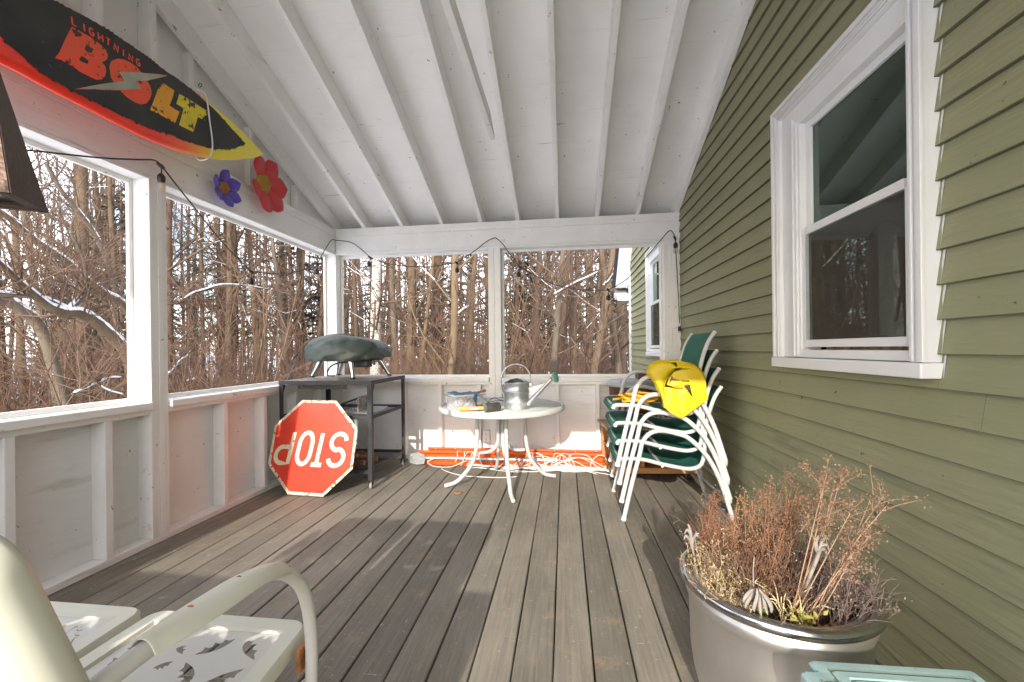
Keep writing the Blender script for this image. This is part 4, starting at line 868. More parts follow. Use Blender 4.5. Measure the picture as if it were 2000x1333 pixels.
bm_ = MB().grid(rows, closed=True).build('board_body', board_mat(), t, sub=1)
inkm = mat('black_print', (.018, .018, .018), .55, (.04, .038, .032), 5, bump=.1, specks=[((1, 1, 1), 11, .68, .06, (.10, .095, .07)), ((1, 1, 1), 45, .75, .03, (.3, .28, .2))])
XF = XS+.0026
def BP(P, dx=0): return [Vector((XF+dx, p[0], p[1])) for p in P]
from mathutils.geometry import tessellate_polygon
def decal(P, dx, name, m, holes=None, th_=.0012, parent=None):
    loops = [BP(P, dx)]+[BP(h, dx) for h in (holes or [])]
    tri = tessellate_polygon([[Vector((v.y, v.z, 0)) for v in l] for l in loops]); V = [v for l in loops for v in l]
    mb = MB(); mb.add(V, tri); return mb.build(name, m, parent or t)
rj = random.Random(9)
def jag(P, amp, n=6):
    out = []
    for i in range(len(P)-1):
        a, b = Vector(P[i]), Vector(P[i+1]); L_ = (b-a).length; k_ = max(2, int(L_/.009)); nn = Vector((-(b-a).y, (b-a).x)).normalized(); tt = (b-a).normalized()
        for q in range(k_):
            f = q/k_; out.append(tuple(a.lerp(b, f)+nn*amp*rj.uniform(-.2, 1)*(1 if q % 2 else -.3)+tt*(.004 if q % 2 else 0)))
    return out
BLO = [(2.6823, 2.5877), (2.6166, 2.5313), (2.5495, 2.4857), (2.4166, 2.4232), (2.3032, 2.3916), (2.2057, 2.375), (2.1186, 2.364), (2.0199, 2.342), (1.9371, 2.3314), (1.8852, 2.3299), (1.8236, 2.3244), (1.7768, 2.3232), (1.7212, 2.3255), (1.6788, 2.3219), (1.6441, 2.3198), (1.5803, 2.3216), (1.5295, 2.3268), (1.4949, 2.3408), (1.4732, 2.3538), (1.4423, 2.3617), (1.4202, 2.3709), (1.3957, 2.3857)]
BUP = [(1.5763, 2.6777), (1.6221, 2.6878), (1.6931, 2.7022), (1.7832, 2.7132), (1.8819, 2.7173), (1.996, 2.7174), (2.1073, 2.7074), (2.1386, 2.7131), (2.2439, 2.7079), (2.3625, 2.6883), (2.4201, 2.6794), (2.4761, 2.661), (2.5733, 2.6245), (2.6823, 2.5877)]
decal(jag(BLO, .012)+[(1.2, 2.50), (1.0, 2.60), (1.2, 2.70)]+jag(BUP, .006), 0, 'black_field', inkm)
redl2 = mat('red_small_letters', (.95, .10, .05), .5)
redl = mat('red_letters', (.98, .075, .03), .5, (.72, .12, .04), 7, lo=.35, hi=.75, bump=.1, specks=[((1, 1, 1), 18, .57, .03, (.06, .03, .02))])
oral = mat('amber_letters', (.90, .40, .015), .5, (.66, .30, .02), 8, specks=[((1, 1, 1), 16, .57, .03, (.05, .03, .02))])
yell = mat('mustard_letters', (.78, .62, .012), .5, (.56, .45, .02), 8, specks=[((1, 1, 1), 16, .57, .03, (.05, .03, .02))])
greyb = mat('grey_bolt', (.30, .31, .24), .6, (.44, .44, .36), 8, detail=8)
def c1(l): return l
Bo = [(1.6383, 2.611), (1.6819, 2.6168), (1.7275, 2.6208), (1.7566, 2.6157), (1.7789, 2.6071), (1.7893, 2.5897), (1.7868, 2.5653), (1.7632, 2.534), (1.778, 2.5244), (1.7808, 2.5016), (1.7756, 2.4757), (1.7585, 2.4472), (1.7364, 2.4332), (1.7113, 2.4303), (1.6903, 2.4287), (1.6664, 2.4267), (1.6464, 2.4328), (1.6203, 2.4306), (1.598, 2.4325), (1.5731, 2.4248), (1.5889, 2.458), (1.6018, 2.5008), (1.6183, 2.5541)]
Bh1 = [(1.6952, 2.5696), (1.7128, 2.5703), (1.7234, 2.5658), (1.7178, 2.5472), (1.7019, 2.5416), (1.6887, 2.5434)]
Bh2 = [(1.6757, 2.5061), (1.6911, 2.5058), (1.7043, 2.501), (1.7013, 2.4859), (1.6839, 2.4793), (1.6652, 2.4795)]
Oo = [(1.7953, 2.5359), (1.8053, 2.5696), (1.8331, 2.5998), (1.8615, 2.6163), (1.8947, 2.6238), (1.929, 2.6228), (1.9552, 2.6068), (1.9684, 2.5885), (1.991, 2.578), (2.0046, 2.557), (2.0081, 2.5317), (1.9969, 2.4932), (1.9759, 2.4584), (1.9488, 2.4382), (1.9181, 2.4315), (1.8801, 2.4331), (1.8514, 2.4437), (1.8395, 2.4555), (1.8178, 2.4694), (1.8025, 2.4867)]
Lo = [(2.0608, 2.627), (2.0943, 2.6296), (2.1419, 2.6285), (2.1317, 2.5856), (2.1107, 2.5263), (2.1434, 2.524), (2.1735, 2.5261), (2.1441, 2.4442), (2.0921, 2.4434), (2.0385, 2.442), (1.9974, 2.4365), (2.0185, 2.4984), (2.04, 2.5665)]
To = [(2.1725, 2.6285), (2.2399, 2.6361), (2.3096, 2.6349), (2.3732, 2.6395), (2.3498, 2.5692), (2.2957, 2.5625), (2.2789, 2.506), (2.2612, 2.4535), (2.213, 2.4495), (2.1684, 2.4465), (2.1838, 2.4986), (2.1994, 2.5611), (2.1525, 2.5598)]
bolt = [(1.6454, 2.3332), (1.7509, 2.4213), (1.8635, 2.5079), (1.8324, 2.5362), (1.9419, 2.6048), (1.9687, 2.6165), (2.0389, 2.6575), (2.1109, 2.6947), (1.9773, 2.5798), (1.9216, 2.5454), (1.9533, 2.5187), (1.8394, 2.4449)]
decal(Bo, .0015, 'letter', redl, [Bh1, Bh2]); decal(Oo, .0015, 'letter', redl); decal(Lo, .0015, 'letter', oral); decal(To, .0015, 'letter', yell)
bo_ = [Vector(p) for p in bolt]; cc = sum(bo_, Vector((0, 0)))/len(bo_)
decal([tuple(p) for p in bo_], .0028, 'bolt_edge', redl); decal([tuple(cc+(p-cc)*.94) for p in bo_], .0040, 'bolt_mark', greyb)
LP_ = [(1.6491, 2.6415), (1.6884, 2.6451), (1.7192, 2.6474), (1.7577, 2.6506), (1.7916, 2.6532), (1.8281, 2.6502), (1.8627, 2.65), (1.8992, 2.6495), (1.9371, 2.6516)]
for i, chh in enumerate('LIGHTNING'):
    p = Vector(LP_[i]); d_ = (Vector(LP_[min(i+1, 8)])-Vector(LP_[max(i-1, 0)])).normalized(); nn = Vector((-d_.y, d_.x)); nn = nn if nn.y > 0 else -nn; s_ = .026
    m = MB()
    for st in FONT[chh]:
        ribbon(m, [((x-.5)*s_*.72, (y-.5)*s_*1.25) for x, y in st], .0068, lambda x, y: Vector((XF+.0015, *(p+d_*x+nn*y))))
    m.build('small_letter', redl2, t)
# ropes and hook
t = thing('rope_loop', (XS, 2.46, 2.55), 'thin white rope looped round the surfboard nose from a hook on the stud', 'rope')
RP = [(-2.187, 2.3527, 2.7101), (-2.187, 2.3631, 2.6429), (-2.187, 2.3735, 2.5686), (-2.187, 2.3877, 2.486), (-2.187, 2.3906, 2.4165), (-2.187, 2.3745, 2.3608), (-2.187, 2.3513, 2.3311)]
MB().tube(spline(RP, 6), .0042, 8).tube(spline([RP[0], (-2.24, RP[0][1]+.02, RP[0][2]+.06), (-2.38, RP[0][1]+.01, RP[0][2]+.12)], 5), .0042, 8).tube(spline([RP[-1], (-2.25, RP[-1][1], RP[-1][2]+.0), (-2.30, RP[-1][1], RP[-1][2]+.08)], 5), .0042, 8).build('rope', cordw, t)
hk = [-2.39, 2.519, 2.911]
MB().tube([Vector(hk)+Vector((.012*math.cos(a*.5), .0, .012*math.sin(a*.5))) for a in range(13)], .003, 8).build('hook', steel, t)

# ---------------------------------------------------------------- metal flowers
def flower(loc, label, petal_c, petals, rad, cr_, cm, pw, tilt):
    t = thing('metal_flower', loc, label, 'wall flower', 'metal flowers on the left beam')
    c0 = Vector(loc)
    for k, (a, L_, w_) in enumerate(petals):
        rows = []; n2 = 10
        for i in range(n2+1):
            f = math.sin(math.pi/2*i/n2); rr = cr_*.55+(L_-cr_*.55)*f; hw = w_*(math.sqrt(max(0, 1-((f-.62)/.38)**2)) if f > .62 else .42+.58*math.sin(f/.62*math.pi/2))
            hw = max(hw*1.08, .0005)
            row = []
            for j in range(7):
                q = (j-3)/3; y = rr; x_ = hw*q; aa = R(a)
                row.append(c0+Vector((.022+.030*f*f*1.2-.014*q*q+.012*math.sin(f*3)+.003*(k % 2), math.cos(aa)*y-math.sin(aa)*x_, math.sin(aa)*y+math.cos(aa)*x_)))
            rows.append(row)
        MB().grid(rows).build('petal', petal_c, t, solid=.0018, sub=1)
    MB().lathe([(0, .034), (cr_*.5, .033), (cr_*.92, .028), (cr_, .018), (cr_*.96, .010), (0, .008)], c0, 28, axis=(1, 0, 0)).build('flower_centre', cm, t)
    P = [c0+Vector((.036, (cr_*.9)*(1-i/90)*math.cos(i*.33), (cr_*.9)*(1-i/90)*math.sin(i*.33))) for i in range(88)]
    MB().tube(P, .0022, 6).build('spiral_wire', mat('spiral_copper', (.5, .22, .05), .4, metal=.4), t)
    MB().tube([c0+Vector((-.02, 0, 0)), c0+Vector((.012, 0, 0))], .006, 8).build('wall_stud', steel, t)
purple = mat('purple_enamel', (.085, .055, .34), .35, (.11, .07, .42), 9); redf = mat('red_enamel', (.46, .010, .012), .35, (.54, .030, .028), 9, stretch=(1, 4, 1))
gold = mat('gold_centre', (.50, .36, .04), .45, (.38, .26, .04), 30)
flower((-2.385, 2.672, 2.284), 'small purple metal flower with a coiled gold centre on the left beam', purple, [(88, .125, .042), (32, .135, .045), (-22, .135, .045), (-72, .13, .042), (-130, .12, .042), (165, .115, .042)], .13, .045, mat('copper_centre', (.42, .14, .03), .4, (.3, .2, .03), 20), .04, 0)
flower((-2.38, 3.07, 2.470), 'large red metal flower with gold centre beside the surfboard nose', redf, [(62, .225, .075), (8, .235, .08), (-42, .24, .085), (-88, .23, .07), (-142, .17, .065), (118, .20, .07)], .23, .075, gold, .08, 0)

# ---------------------------------------------------------------- string lights
t = thing('string_lights', (-1, 4.1, 2.1), 'black string lights with bare bulbs draped around the porch openings', 'string lights')
XW = XL+.03; YW = YB-.035
cable = [
 [(-2.375, 1.4092, 1.9489), (-2.375, 1.5831, 2.0386), (-2.375, 1.7233, 2.0872), (-2.375, 1.903, 2.1485), (-2.375, 2.0745, 2.2171), (-2.375, 2.1785, 2.2605), (-2.375, 2.2223, 2.2526)],
 [(-2.36, 2.2083, 2.2455), (-2.36, 2.3097, 2.1634), (-2.36, 2.4918, 2.0212), (-2.36, 2.6791, 1.8811), (-2.36, 2.9197, 1.7451)],
 [(-2.37, 2.932, 1.7477), (-2.37, 3.1578, 1.768), (-2.37, 3.3834, 1.8123), (-2.37, 3.6023, 1.889), (-2.37, 3.806, 1.9868)],
 [(-2.385, 3.8301, 1.9923), (-2.385, 3.9752, 2.1664), (-2.385, 4.0806, 2.2761), (-2.385, 4.1493, 2.299)],
 [(-2.4027, 4.18, 2.305), (-2.2421, 4.18, 2.2791), (-2.1401, 4.18, 2.2208), (-2.0168, 4.18, 2.1137)],
 [(-2.0071, 4.16, 2.109), (-1.8513, 4.16, 2.0392), (-1.5755, 4.16, 1.9921), (-1.3036, 4.16, 1.9876), (-1.078, 4.16, 2.0158)],
 [(-1.0806, 4.17, 2.0179), (-0.9041, 4.17, 2.1202), (-0.7714, 4.17, 2.2182), (-0.6821, 4.17, 2.2529)],
 [(-0.6821, 4.17, 2.2529), (-0.615, 4.17, 2.196), (-0.5131, 4.17, 2.0532), (-0.437, 4.17, 1.9531)],
 [(-0.4338, 4.14, 1.9472), (-0.2574, 4.14, 1.8399), (-0.0576, 4.14, 1.748), (0.1893, 4.14, 1.6957), (0.4235, 4.14, 1.6889)],
 [(0.4255, 4.16, 1.6916), (0.6058, 4.16, 1.7951), (0.7756, 4.16, 1.9863), (0.9198, 4.16, 2.1521), (0.9913, 4.16, 2.232), (1.0243, 4.16, 2.2353), (1.0518, 4.16, 2.1853)],
 [(1.0556, 4.175, 2.1891), (1.0635, 4.175, 2.0518), (1.0749, 4.175, 1.8069), (1.0857, 4.175, 1.5133), (1.0887, 4.175, 1.3569)]]
m = MB()
for c in cable: m.tube(spline(c, 6), .0042, 8)
m.build('cable', blackp, t)
for (P_) in ([(-2.36, 2.2082, 2.2394), (-2.36, 2.9196, 1.7412), (-2.36, 3.7898, 1.9733)]+[(-2.0023, 4.15, 2.1014), (-1.0755, 4.15, 2.0085), (-0.4349, 4.15, 1.9441), (0.4245, 4.15, 1.6903), (1.0491, 4.15, 2.1682)]):
    p = Vector(P_); a = rnd.uniform(-.25, .25)
    dx = Vector((rnd.uniform(-.012, .012), rnd.uniform(-.01, .01), -.045))
    s_ = MB(); s_.tube([p+Vector((-.012, -.012, .014)), p, p+Vector((.012, .012, -.014))], [.007, .012, .007], 10); s_.tube(spline([p, p+dx*.5+Vector((.004, 0, 0)), p+dx], 4), .0035, 8)
    q = p+dx; s_.lathe([(0, 0), (.010, -.001), (.016, -.012), (.020, -.016), (.0205, -.040), (.018, -.043), (.018, -.052), (0, -.052)], q, 18)
    so2 = s_.build('socket', blackp, t)
    MB().lathe([(.012, -.050), (.018, -.062), (.023, -.078), (.022, -.092), (.013, -.104), (0, -.107)], q, 20).build('bulb', bulbglass, so2)
    f = MB()
    for k_ in range(5): f.tube([q+Vector((.006*math.cos(k_*1.26), .006*math.sin(k_*1.26), -.056)), q+Vector((.009*math.cos(k_*1.26+.4), .009*math.sin(k_*1.26+.4), -.092))], .0012, 5)
    f.build('filament', mat('filament', (.75, .42, .15), .4), so2)
PL = [(1.0875, 4.172, 1.3177)][0]
MB().tube([Vector(PL)+Vector((0, 0, .01)), Vector(PL)+Vector((0, 0, -.035))], [.012, .014], 10).tube([Vector(PL)+Vector((-.005, 0, -.035)), Vector(PL)+Vector((-.005, 0, -.055))], .0018, 6).tube([Vector(PL)+Vector((.005, 0, -.035)), Vector(PL)+Vector((.005, 0, -.055))], .0018, 6).build('plug', blackp, t)
MB().box(PL[0]-.045, PL[0]-.004, 4.170, 4.188, PL[2]+.0, PL[2]+.028).build('cable_tag', vinyl, t)

# ---------------------------------------------------------------- brown lantern at the upper left
t = thing('hanging_lantern', (-1.06, .60, 1.75), 'brown metal lantern with sloping sides hanging close at the left', 'lantern')
LC = Vector((-1.075, .64, 0)); zt, zb_ = 1.80, 1.41; rb_, rt_ = .088, .045
A0 = R(10)
def lc(k, r, z): a = A0+math.pi/2*k; return LC+Vector((r*math.cos(a), r*math.sin(a), z))
C1 = Vector((-1.014, .712, 1.41)); C2 = Vector((-.951, .614, 1.41)); e_ = C2-C1; pr = Vector((e_.y, -e_.x, 0)); pr = pr if pr.x < 0 else -pr
C3_, C4_ = C2+pr, C1+pr; cb_ = (C1+C3_)/2; bot = [C1, C2, C3_, C4_]; apex = 2.02
top = [cb_+(c-cb_)*.20+Vector((0, 0, .25)) for c in bot]
for i in range(4):
    a, b, c_, d_ = bot[i], bot[(i+1) % 4], top[(i+1) % 4], top[i]
    if i == 0: MB().add([a, b, c_, d_], [(0, 1, 2, 3)]).build('side_panel', brownl, t, solid=.003)
    else:
        m = MB()
        for (p0, p1, q0, q1) in ((a, d_, a.lerp(b, .10), d_.lerp(c_, .12)), (b, c_, b.lerp(a, .10), c_.lerp(d_, .12)), (a, b, a.lerp(d_, .09), b.lerp(c_, .09)), (d_, c_, d_.lerp(a, .1), c_.lerp(b, .1))): m.add([p0, p1, q1, q0], [(0, 1, 2, 3)])
        m.build('side_frame', brownl, t, solid=.004)
MB().add([cb_+(c-cb_)*.98+Vector((0, 0, .004)) for c in bot]+[cb_+(c-cb_)*.62+Vector((0, 0, .004)) for c in bot], [(0, 1, 5, 4), (1, 2, 6, 5), (2, 3, 7, 6), (3, 0, 4, 7)]).build('base_plate', brownl, t, solid=.003)
MB().lathe([(0, 0), (.048, 0), (.052, .006), (.046, .02), (0, .02)], cb_+Vector((0, 0, .012)), 32).build('candle_dish', galv, t)
MB().lathe([(0, .02), (.022, .02), (.022, .12), (0, .12)], cb_+Vector((0, 0, .012)), 24).build('candle', mat('black_candle', (.02, .018, .016), .5), t)
MB().add(top+[cb_+Vector((0, 0, .275))], [(0, 1, 4), (1, 2, 4), (2, 3, 4), (3, 0, 4)]).build('cap', brownl, t, solid=.003)
MB().tube([cb_+Vector((0, 0, .275)), cb_+Vector((0, 0, 3.0-1.41))], .003, 6).build('hanging_wire', steel, t)

# ---------------------------------------------------------------- metal glider bench
t = thing('metal_glider', (-1.15, .75, 0), 'pale green vintage metal glider bench with pierced seat pans, nearest the viewer at left', 'glider')
def rrect(x0, x1, y0, y1, r, n=6):
    out = []
    for cx, cy, a in ((x1-r, y1-r, 0), (x0+r, y1-r, 90), (x0+r, y0+r, 180), (x1-r, y0+r, 270)): out += [(cx+r*math.cos(R(a+90*i/n)), cy+r*math.sin(R(a+90*i/n))) for i in range(n+1)]
    return out
def crescent(p0, pm, p1, wdt):
    """crescent hole from p0 to p1 bulging through pm; inner edge scalloped"""
    p0, pm, p1 = Vector(p0), Vector(pm), Vector(p1); outer = []; inner = []
    for i in range(13):
        f = i/12; c_ = 2*pm-(p0+p1)/2; q = (1-f)**2*p0+2*f*(1-f)*c_+f*f*p1; outer.append(q)
    chord = (p1-p0).normalized(); nn = Vector((-chord.y, chord.x)); nn = nn if (pm-(p0+p1)/2).dot(nn) > 0 else -nn
    for i in range(12, -1, -1):
        f = i/12; inner.append(outer[i]-nn*(wdt*math.sin(math.pi*f)**.8*(1-.42*abs(math.sin(f*math.pi*4)))) )
    return [tuple(v) for v in outer]+[tuple(v) for v in inner[1:-1]]
SZ = .42
CR = [[(-1.0671, 0.8657), (-1.0247, 0.848), (-1.0138, 0.8102)], [(-0.9459, 0.8452), (-0.9379, 0.8612), (-0.9194, 0.8699)], [(-0.8884, 0.8697), (-0.8472, 0.8477), (-0.8338, 0.8141)], [(-0.9406, 0.9182), (-0.9459, 0.9046), (-0.9179, 0.8928)], [(-0.8877, 0.894), (-0.8471, 0.9154), (-0.8309, 0.9548)], [(-0.7934, 0.9529), (-0.7874, 0.9219), (-0.7363, 0.8936)], [(-0.7988, 0.8188), (-0.7791, 0.8456), (-0.7424, 0.8676)], [(-1.0656, 0.8944), (-1.0626, 0.9015), (-1.0561, 0.9056)]]
RD = [[(-1.2884, 0.9557), (-1.2774, 0.9185), (-1.2325, 0.8963)], [(-1.3239, 0.9558), (-1.3301, 0.9512), (-1.3283, 0.9409)]]
def pan(x0, x1, y0, y1, cres, shear):
    sh = lambda x, y, z: Vector((x+shear*(y1-y)*((x-x0)/(x1-x0)), y, z))
    o1 = rrect(x0, x1, y0, y1, .04); o2 = rrect(x0+.006, x1-.006, y0+.006, y1-.006, .038)
    i1 = [(x0+.045, y0+.045), (x1-.045, y0+.045), (x1-.045, y1-.048), (x0+.045, y1-.048)]
    m = MB(); n3 = len(o1)
    m.grid([[sh(x, y, SZ-.035) for x, y in o1], [sh(x, y, SZ-.008) for x, y in o1], [sh(x, y, SZ) for x, y in o2]], closed=True)
    loops = [[Vector((*p, 0)) for p in o2], [Vector((*p, 0)) for p in i1]]; tri = tessellate_polygon(loops); V = [sh(v.x, v.y, SZ) for l in loops for v in l]; m.add(V, tri)
    # step down into the pressed panel
    j1 = [(x0+.050, y0+.050), (x1-.050, y0+.050), (x1-.050, y1-.053), (x0+.050, y1-.053)]
    m.grid([[sh(x, y, SZ) for x, y in i1], [sh(x, y, SZ-.007) for x, y in j1]], closed=True); m.sm[-4:] = [False]*4
    rim = m.build('seat_pan', mint, t, fix=True)
    good = []
    for c in cres: 
        if all(x0+.055 < p[0] < x1-.055 and y0+.055 < p[1] < y1-.058 for p in c): good.append(c)
    loops = [[Vector((*p, 0)) for p in j1]]+[[Vector((*p, 0)) for p in c] for c in good]; tri = tessellate_polygon(loops); V = [sh(v.x, v.y, SZ-.0072) for l in loops for v in l]
    p_ = MB(); p_.add(V, tri)
    p_.build('pierced_panel', creamm, rim, fix=False)
def cset(tris, dx=0, xr=None):
    return [crescent((a[0]+dx, a[1]), (b[0]+dx, b[1]), (c[0]+dx, c[1]), .014+.22*(Vector(a)-Vector(c)).length) for a, b, c in tris]
extra = [[(-.98, .60), (-.93, .63), (-.88, .60)], [(-.80, .64), (-.76, .68), (-.80, .72)], [(-1.05, .70), (-1.01, .66), (-1.04, .62)]]
pan(-1.135, -.675, .565, 1.035, cset([c for c in CR]+extra), .10)
pan(-1.62, -1.165, .565, 1.038, cset(RD+[[(a[0]-.49, a[1]), (b[0]-.49, b[1]), (c[0]-.49, c[1])] for a, b, c in CR[:7]]), .05)
# backs: curved shells with a raised border
def bp(x, s_, d_=0):  # s_ along the tilted back, 0 at seat rear
    return Vector((x, .555-.335*s_*.9, .44+s_*.93))+Vector((0, .93*d_, .32*d_))
for (x0, x1) in ((-1.11, -.605), (-1.64, -1.135)):
    o1 = rrect(x0, x1, 0, .535, .055, 8); i1 = rrect(x0+.10, x1-.10, .09, .44, .02, 8); i2 = rrect(x0+.108, x1-.108, .098, .432, .02, 8)
    i0 = rrect(x0+.022, x1-.022, .022, .513, .045, 8); m = MB(); m.grid([[bp(x, y, -.046) for x, y in i0], [bp(x, y, -.052) for x, y in o1], [bp(x, y, -.010) for x, y in o1], [bp(x+(.006 if x < (x0+x1)/2 else -.006), y, 0) for x, y in o1], [bp(x, y, .002) for x, y in i1], [bp(x, y, -.010) for x, y in i2]], closed=True)
    bk = m.build('backrest', mint, t)
    hs = [crescent((cx-.05, cy), (cx, cy+sg*.03), (cx+.05, cy), .02) for cx in (x0+.18, x1-.18) for cy, sg in ((.17, 1), (.27, -1), (.37, 1))]
    loops = [[Vector((*p, 0)) for p in i2]]+[[Vector((*p, 0)) for p in c] for c in hs]; tri = tessellate_polygon(loops); MB().add([bp(v.x, v.y, -.010) for l in loops for v in l], tri).build('pierced_panel', mint, bk)
# arms
for XA, s_ in ((-.625, 1), (-1.66, -1)):
    P = [(-0.625, 0.4633, 0.6842), (-0.625, 0.5304, 0.6871), (-0.625, 0.5895, 0.687), (-0.625, 0.6559, 0.6831), (-0.625, 0.7371, 0.6774), (-0.625, 0.8144, 0.6608), (-0.625, 0.8714, 0.6303), (-0.625, 0.922, 0.5743), (-0.625, 0.9487, 0.5046), (-0.625, 0.9595, 0.4225), (-0.625, 0.9576, 0.3198)]
    P = [Vector((XA, p[1], p[2])) for p in P]+[Vector((XA, P[-1][1]-.015, .22)), Vector((XA, P[-1][1]-.05, .06))]
    MB().tube(spline(P, 6), .0145, 14).build('arm_tube', creamm, t)
    C_ = spline(P[1:7], 6)[2:-2]; rows = []
    for i, p in enumerate(C_):
        f = i/(len(C_)-1); wv = .036*(math.sin(math.pi*min(max(f, .04), .96)))**.28*(1.12-.25*f); tn = (C_[min(i+1, len(C_)-1)]-C_[max(i-1, 0)]).normalized(); un = Vector((0, -tn.z, tn.y))
        rows.append([p+Vector((wv*q, 0, 0))+un*(.021-.024*q*q*abs(q)) for q in (-1.0, -.97, -.8, -.45, 0, .45, .8, .97, 1.0)])
    ar = MB().grid(rows).build('armrest', mint, t, solid=.003, sub=1)
    for fr in (.32, .62):
        k_ = int(fr*len(C_)); MB().lathe([(0, .0235), (.006, .0225), (.0075, .0195), (.0075, .015), (0, .015)], C_[k_], 12, axis=(0, -.35, 1)).build('rust_spot', rust, ar)
MB().box(-.652, -.640, .935, .985, .352, .412).build('rusty_bracket', rust, t, bevel=.004)
m = MB()
for x in (-.66, -1.62): m.tube(spline([(x, .35, .25), (x, .5, .30), (x, .95, .30), (x, 1.02, .20), (x, 1.0, .05)], 5), .0125, 10)
m.tube([(-.66, .95, .30), (-1.62, .95, .30)], .0125, 10).tube([(-.66, .5, .30), (-1.62, .5, .30)], .0125, 10); m.build('base_frame', creamm, t)
m = MB()
for x in (-.64, -1.64): m.tube([(x, .20, .02), (x, 1.12, .02)], .013, 10)
m.tube([(-.64, .25, .02), (-1.64, .25, .02)], .013, 10).tube([(-.64, 1.08, .02), (-1.64, 1.08, .02)], .013, 10); m.build('floor_frame', creamm, t)

# ---------------------------------------------------------------- teal side table
t = thing('side_table', (.65, .8, 0), 'weathered teal plastic side table with stepped corners, in the lower right corner', 'side table')
def stepped(x0, x1, y0, y1, s_, z):
    pts = []
    for (cx, cy, sx, sy) in ((x0, y1, 1, -1), (x1, y1, -1, -1), (x1, y0, -1, 1), (x0, y0, 1, 1)):
        A = [(cx+sx*s_*2.0, cy+sy*0), (cx+sx*s_*1.12, cy), (cx+sx*s_, cy+sy*s_*.12), (cx+sx*s_, cy+sy*s_*.85), (cx+sx*s_*.85, cy+sy*s_), (cx+sx*s_*.12, cy+sy*s_), (cx, cy+sy*s_*1.12), (cx, cy+sy*s_*2.0)]
        if sx*sy < 0: A = A[::-1]
        pts += A
    return [Vector((x, y, z)) for x, y in pts]
tz = .43
SM = Matrix.Translation((.70, .78, 0)) @ Matrix.Rotation(R(1), 4, 'Z')
def ring(d_, z): return [SM @ v for v in stepped(-.20+d_, .20-d_, -.26+d_, .235-d_, .034, z)]
rows = [ring(.004, tz-.035), ring(0, tz-.030), ring(0, tz-.007), ring(.005, tz), ring(.024, tz+.001), ring(.027, tz-.002), ring(.030, tz-.002), ring(.033, tz+.001), ring(.050, tz+.002), ring(.053, tz-.001), ring(.056, tz-.001), ring(.059, tz+.002)]
m = MB(); m.grid(rows, closed=True); m.poly(rows[-1]); m.sm = [False]*len(m.sm); tt9 = m.build('tabletop', teal, t); tt9.data.materials.append(mat('teal_groove_dark', (.10, .14, .12), .8)); n9 = len(rows[0]); tt9.data.polygons.foreach_set('material_index', [1 if i//n9 in (4, 5, 9) else 0 for i in range(len(tt9.data.polygons))])  # groove faces get a darker teal
for (x, y) in ((-.15, -.2), (.15, -.2), (-.15, .18), (.15, .18)):
    a = SM @ Vector((x, y, tz-.034)); b = SM @ Vector((x*1.1, y*1.1, 0)); MB().tube([a, b], [.026, .018], 6).build('leg', teal, t)
MB().box(.52, .88, .60, .98, tz-.07, tz-.0355).build('apron', teal, t)

# ---------------------------------------------------------------- steel tub planter
PX, PY, PZ, PR = .605, 1.334, .45, .2586
t = thing('tub_planter', (PX, PY, 0), 'large round stainless steel tub planter full of dried plants by the green siding', 'planter')
prof = [(0, .004), (.120, .004), (.145, .010), (.168, .028), (.190, .058), (.208, .098), (.220, .15), (.227, .21), (.229, .30), (.231, .355), (.236, .372), (.241, .386), (.238, .400), (.232, .408), (.230, .418), (.233, .428)]
MB().lathe(prof, (PX, PY, 0), 96).build('tub_wall', stain, t)
MB().lathe([(.205, .20), (.220, .36), (.222, .43), (.205, .43)], (PX, PY, 0), 64).build('inner_wall', stain, t)
MB().tube([(PX+(PR-.017)*math.cos(2*math.pi*k/72), PY+(PR-.017)*math.sin(2*math.pi*k/72), PZ-.017) for k in range(72)], .017, 14, closed=True).build('rim', stainrim, t)
rows = []
for i in range(14):
    rr = .222*i/13; rows.append([(PX+rr*math.cos(2*math.pi*k/40), PY+rr*math.sin(2*math.pi*k/40), .372+.012*math.sin(k*1.7+i*2.3)*(i > 0)+.008*math.sin(k*.9-i)*(i > 0)+.02*(1-i/13)) for k in range(40)])
MB().grid(rows, closed=True).build('soil', soil, t)
dry = mat('dry_stem', (.30, .15, .075), .8, (.22, .10, .05), 40); dryl = mat('dry_seedhead', (.26, .145, .090), .85, (.18, .10, .065), 60)
straw = mat('straw', (.52, .40, .24), .8, (.40, .28, .15), 30); greyt = mat('grey_twig', (.12, .085, .07), .85, (.20, .15, .13), 40); silver = mat('silver_leaf', (.29, .26, .235), .8, (.19, .16, .14), 30)
olivl = mat('yellow_leaf', (.33, .28, .055), .7, (.22, .21, .04), 40); deadl = mat('dead_leaf', (.40, .22, .10), .8, (.30, .15, .07), 30)
rp_ = random.Random(31)
def nrnd(s_): return Vector((rp_.gauss(0, s_), rp_.gauss(0, s_), rp_.gauss(0, s_)))
def leaf(m, c, d_, L_, W__):
    d_ = d_.normalized(); s_ = d_.cross(Vector((rp_.uniform(-1, 1), rp_.uniform(-1, 1), rp_.uniform(-.2, 1)))).normalized(); n4 = d_.cross(s_)
    m.add([c, c+d_*L_*.4+s_*W__+n4*L_*.06, c+d_*L_, c+d_*L_*.4-s_*W__+n4*L_*.06], [(0, 1, 2, 3)])
def florets(m, c, n, r):
    for _ in range(n):
        q = c+nrnd(r); leaf(m, q, nrnd(1)+Vector((0, 0, .6)), rp_.uniform(.004, .009), rp_.uniform(.0010, .0022))
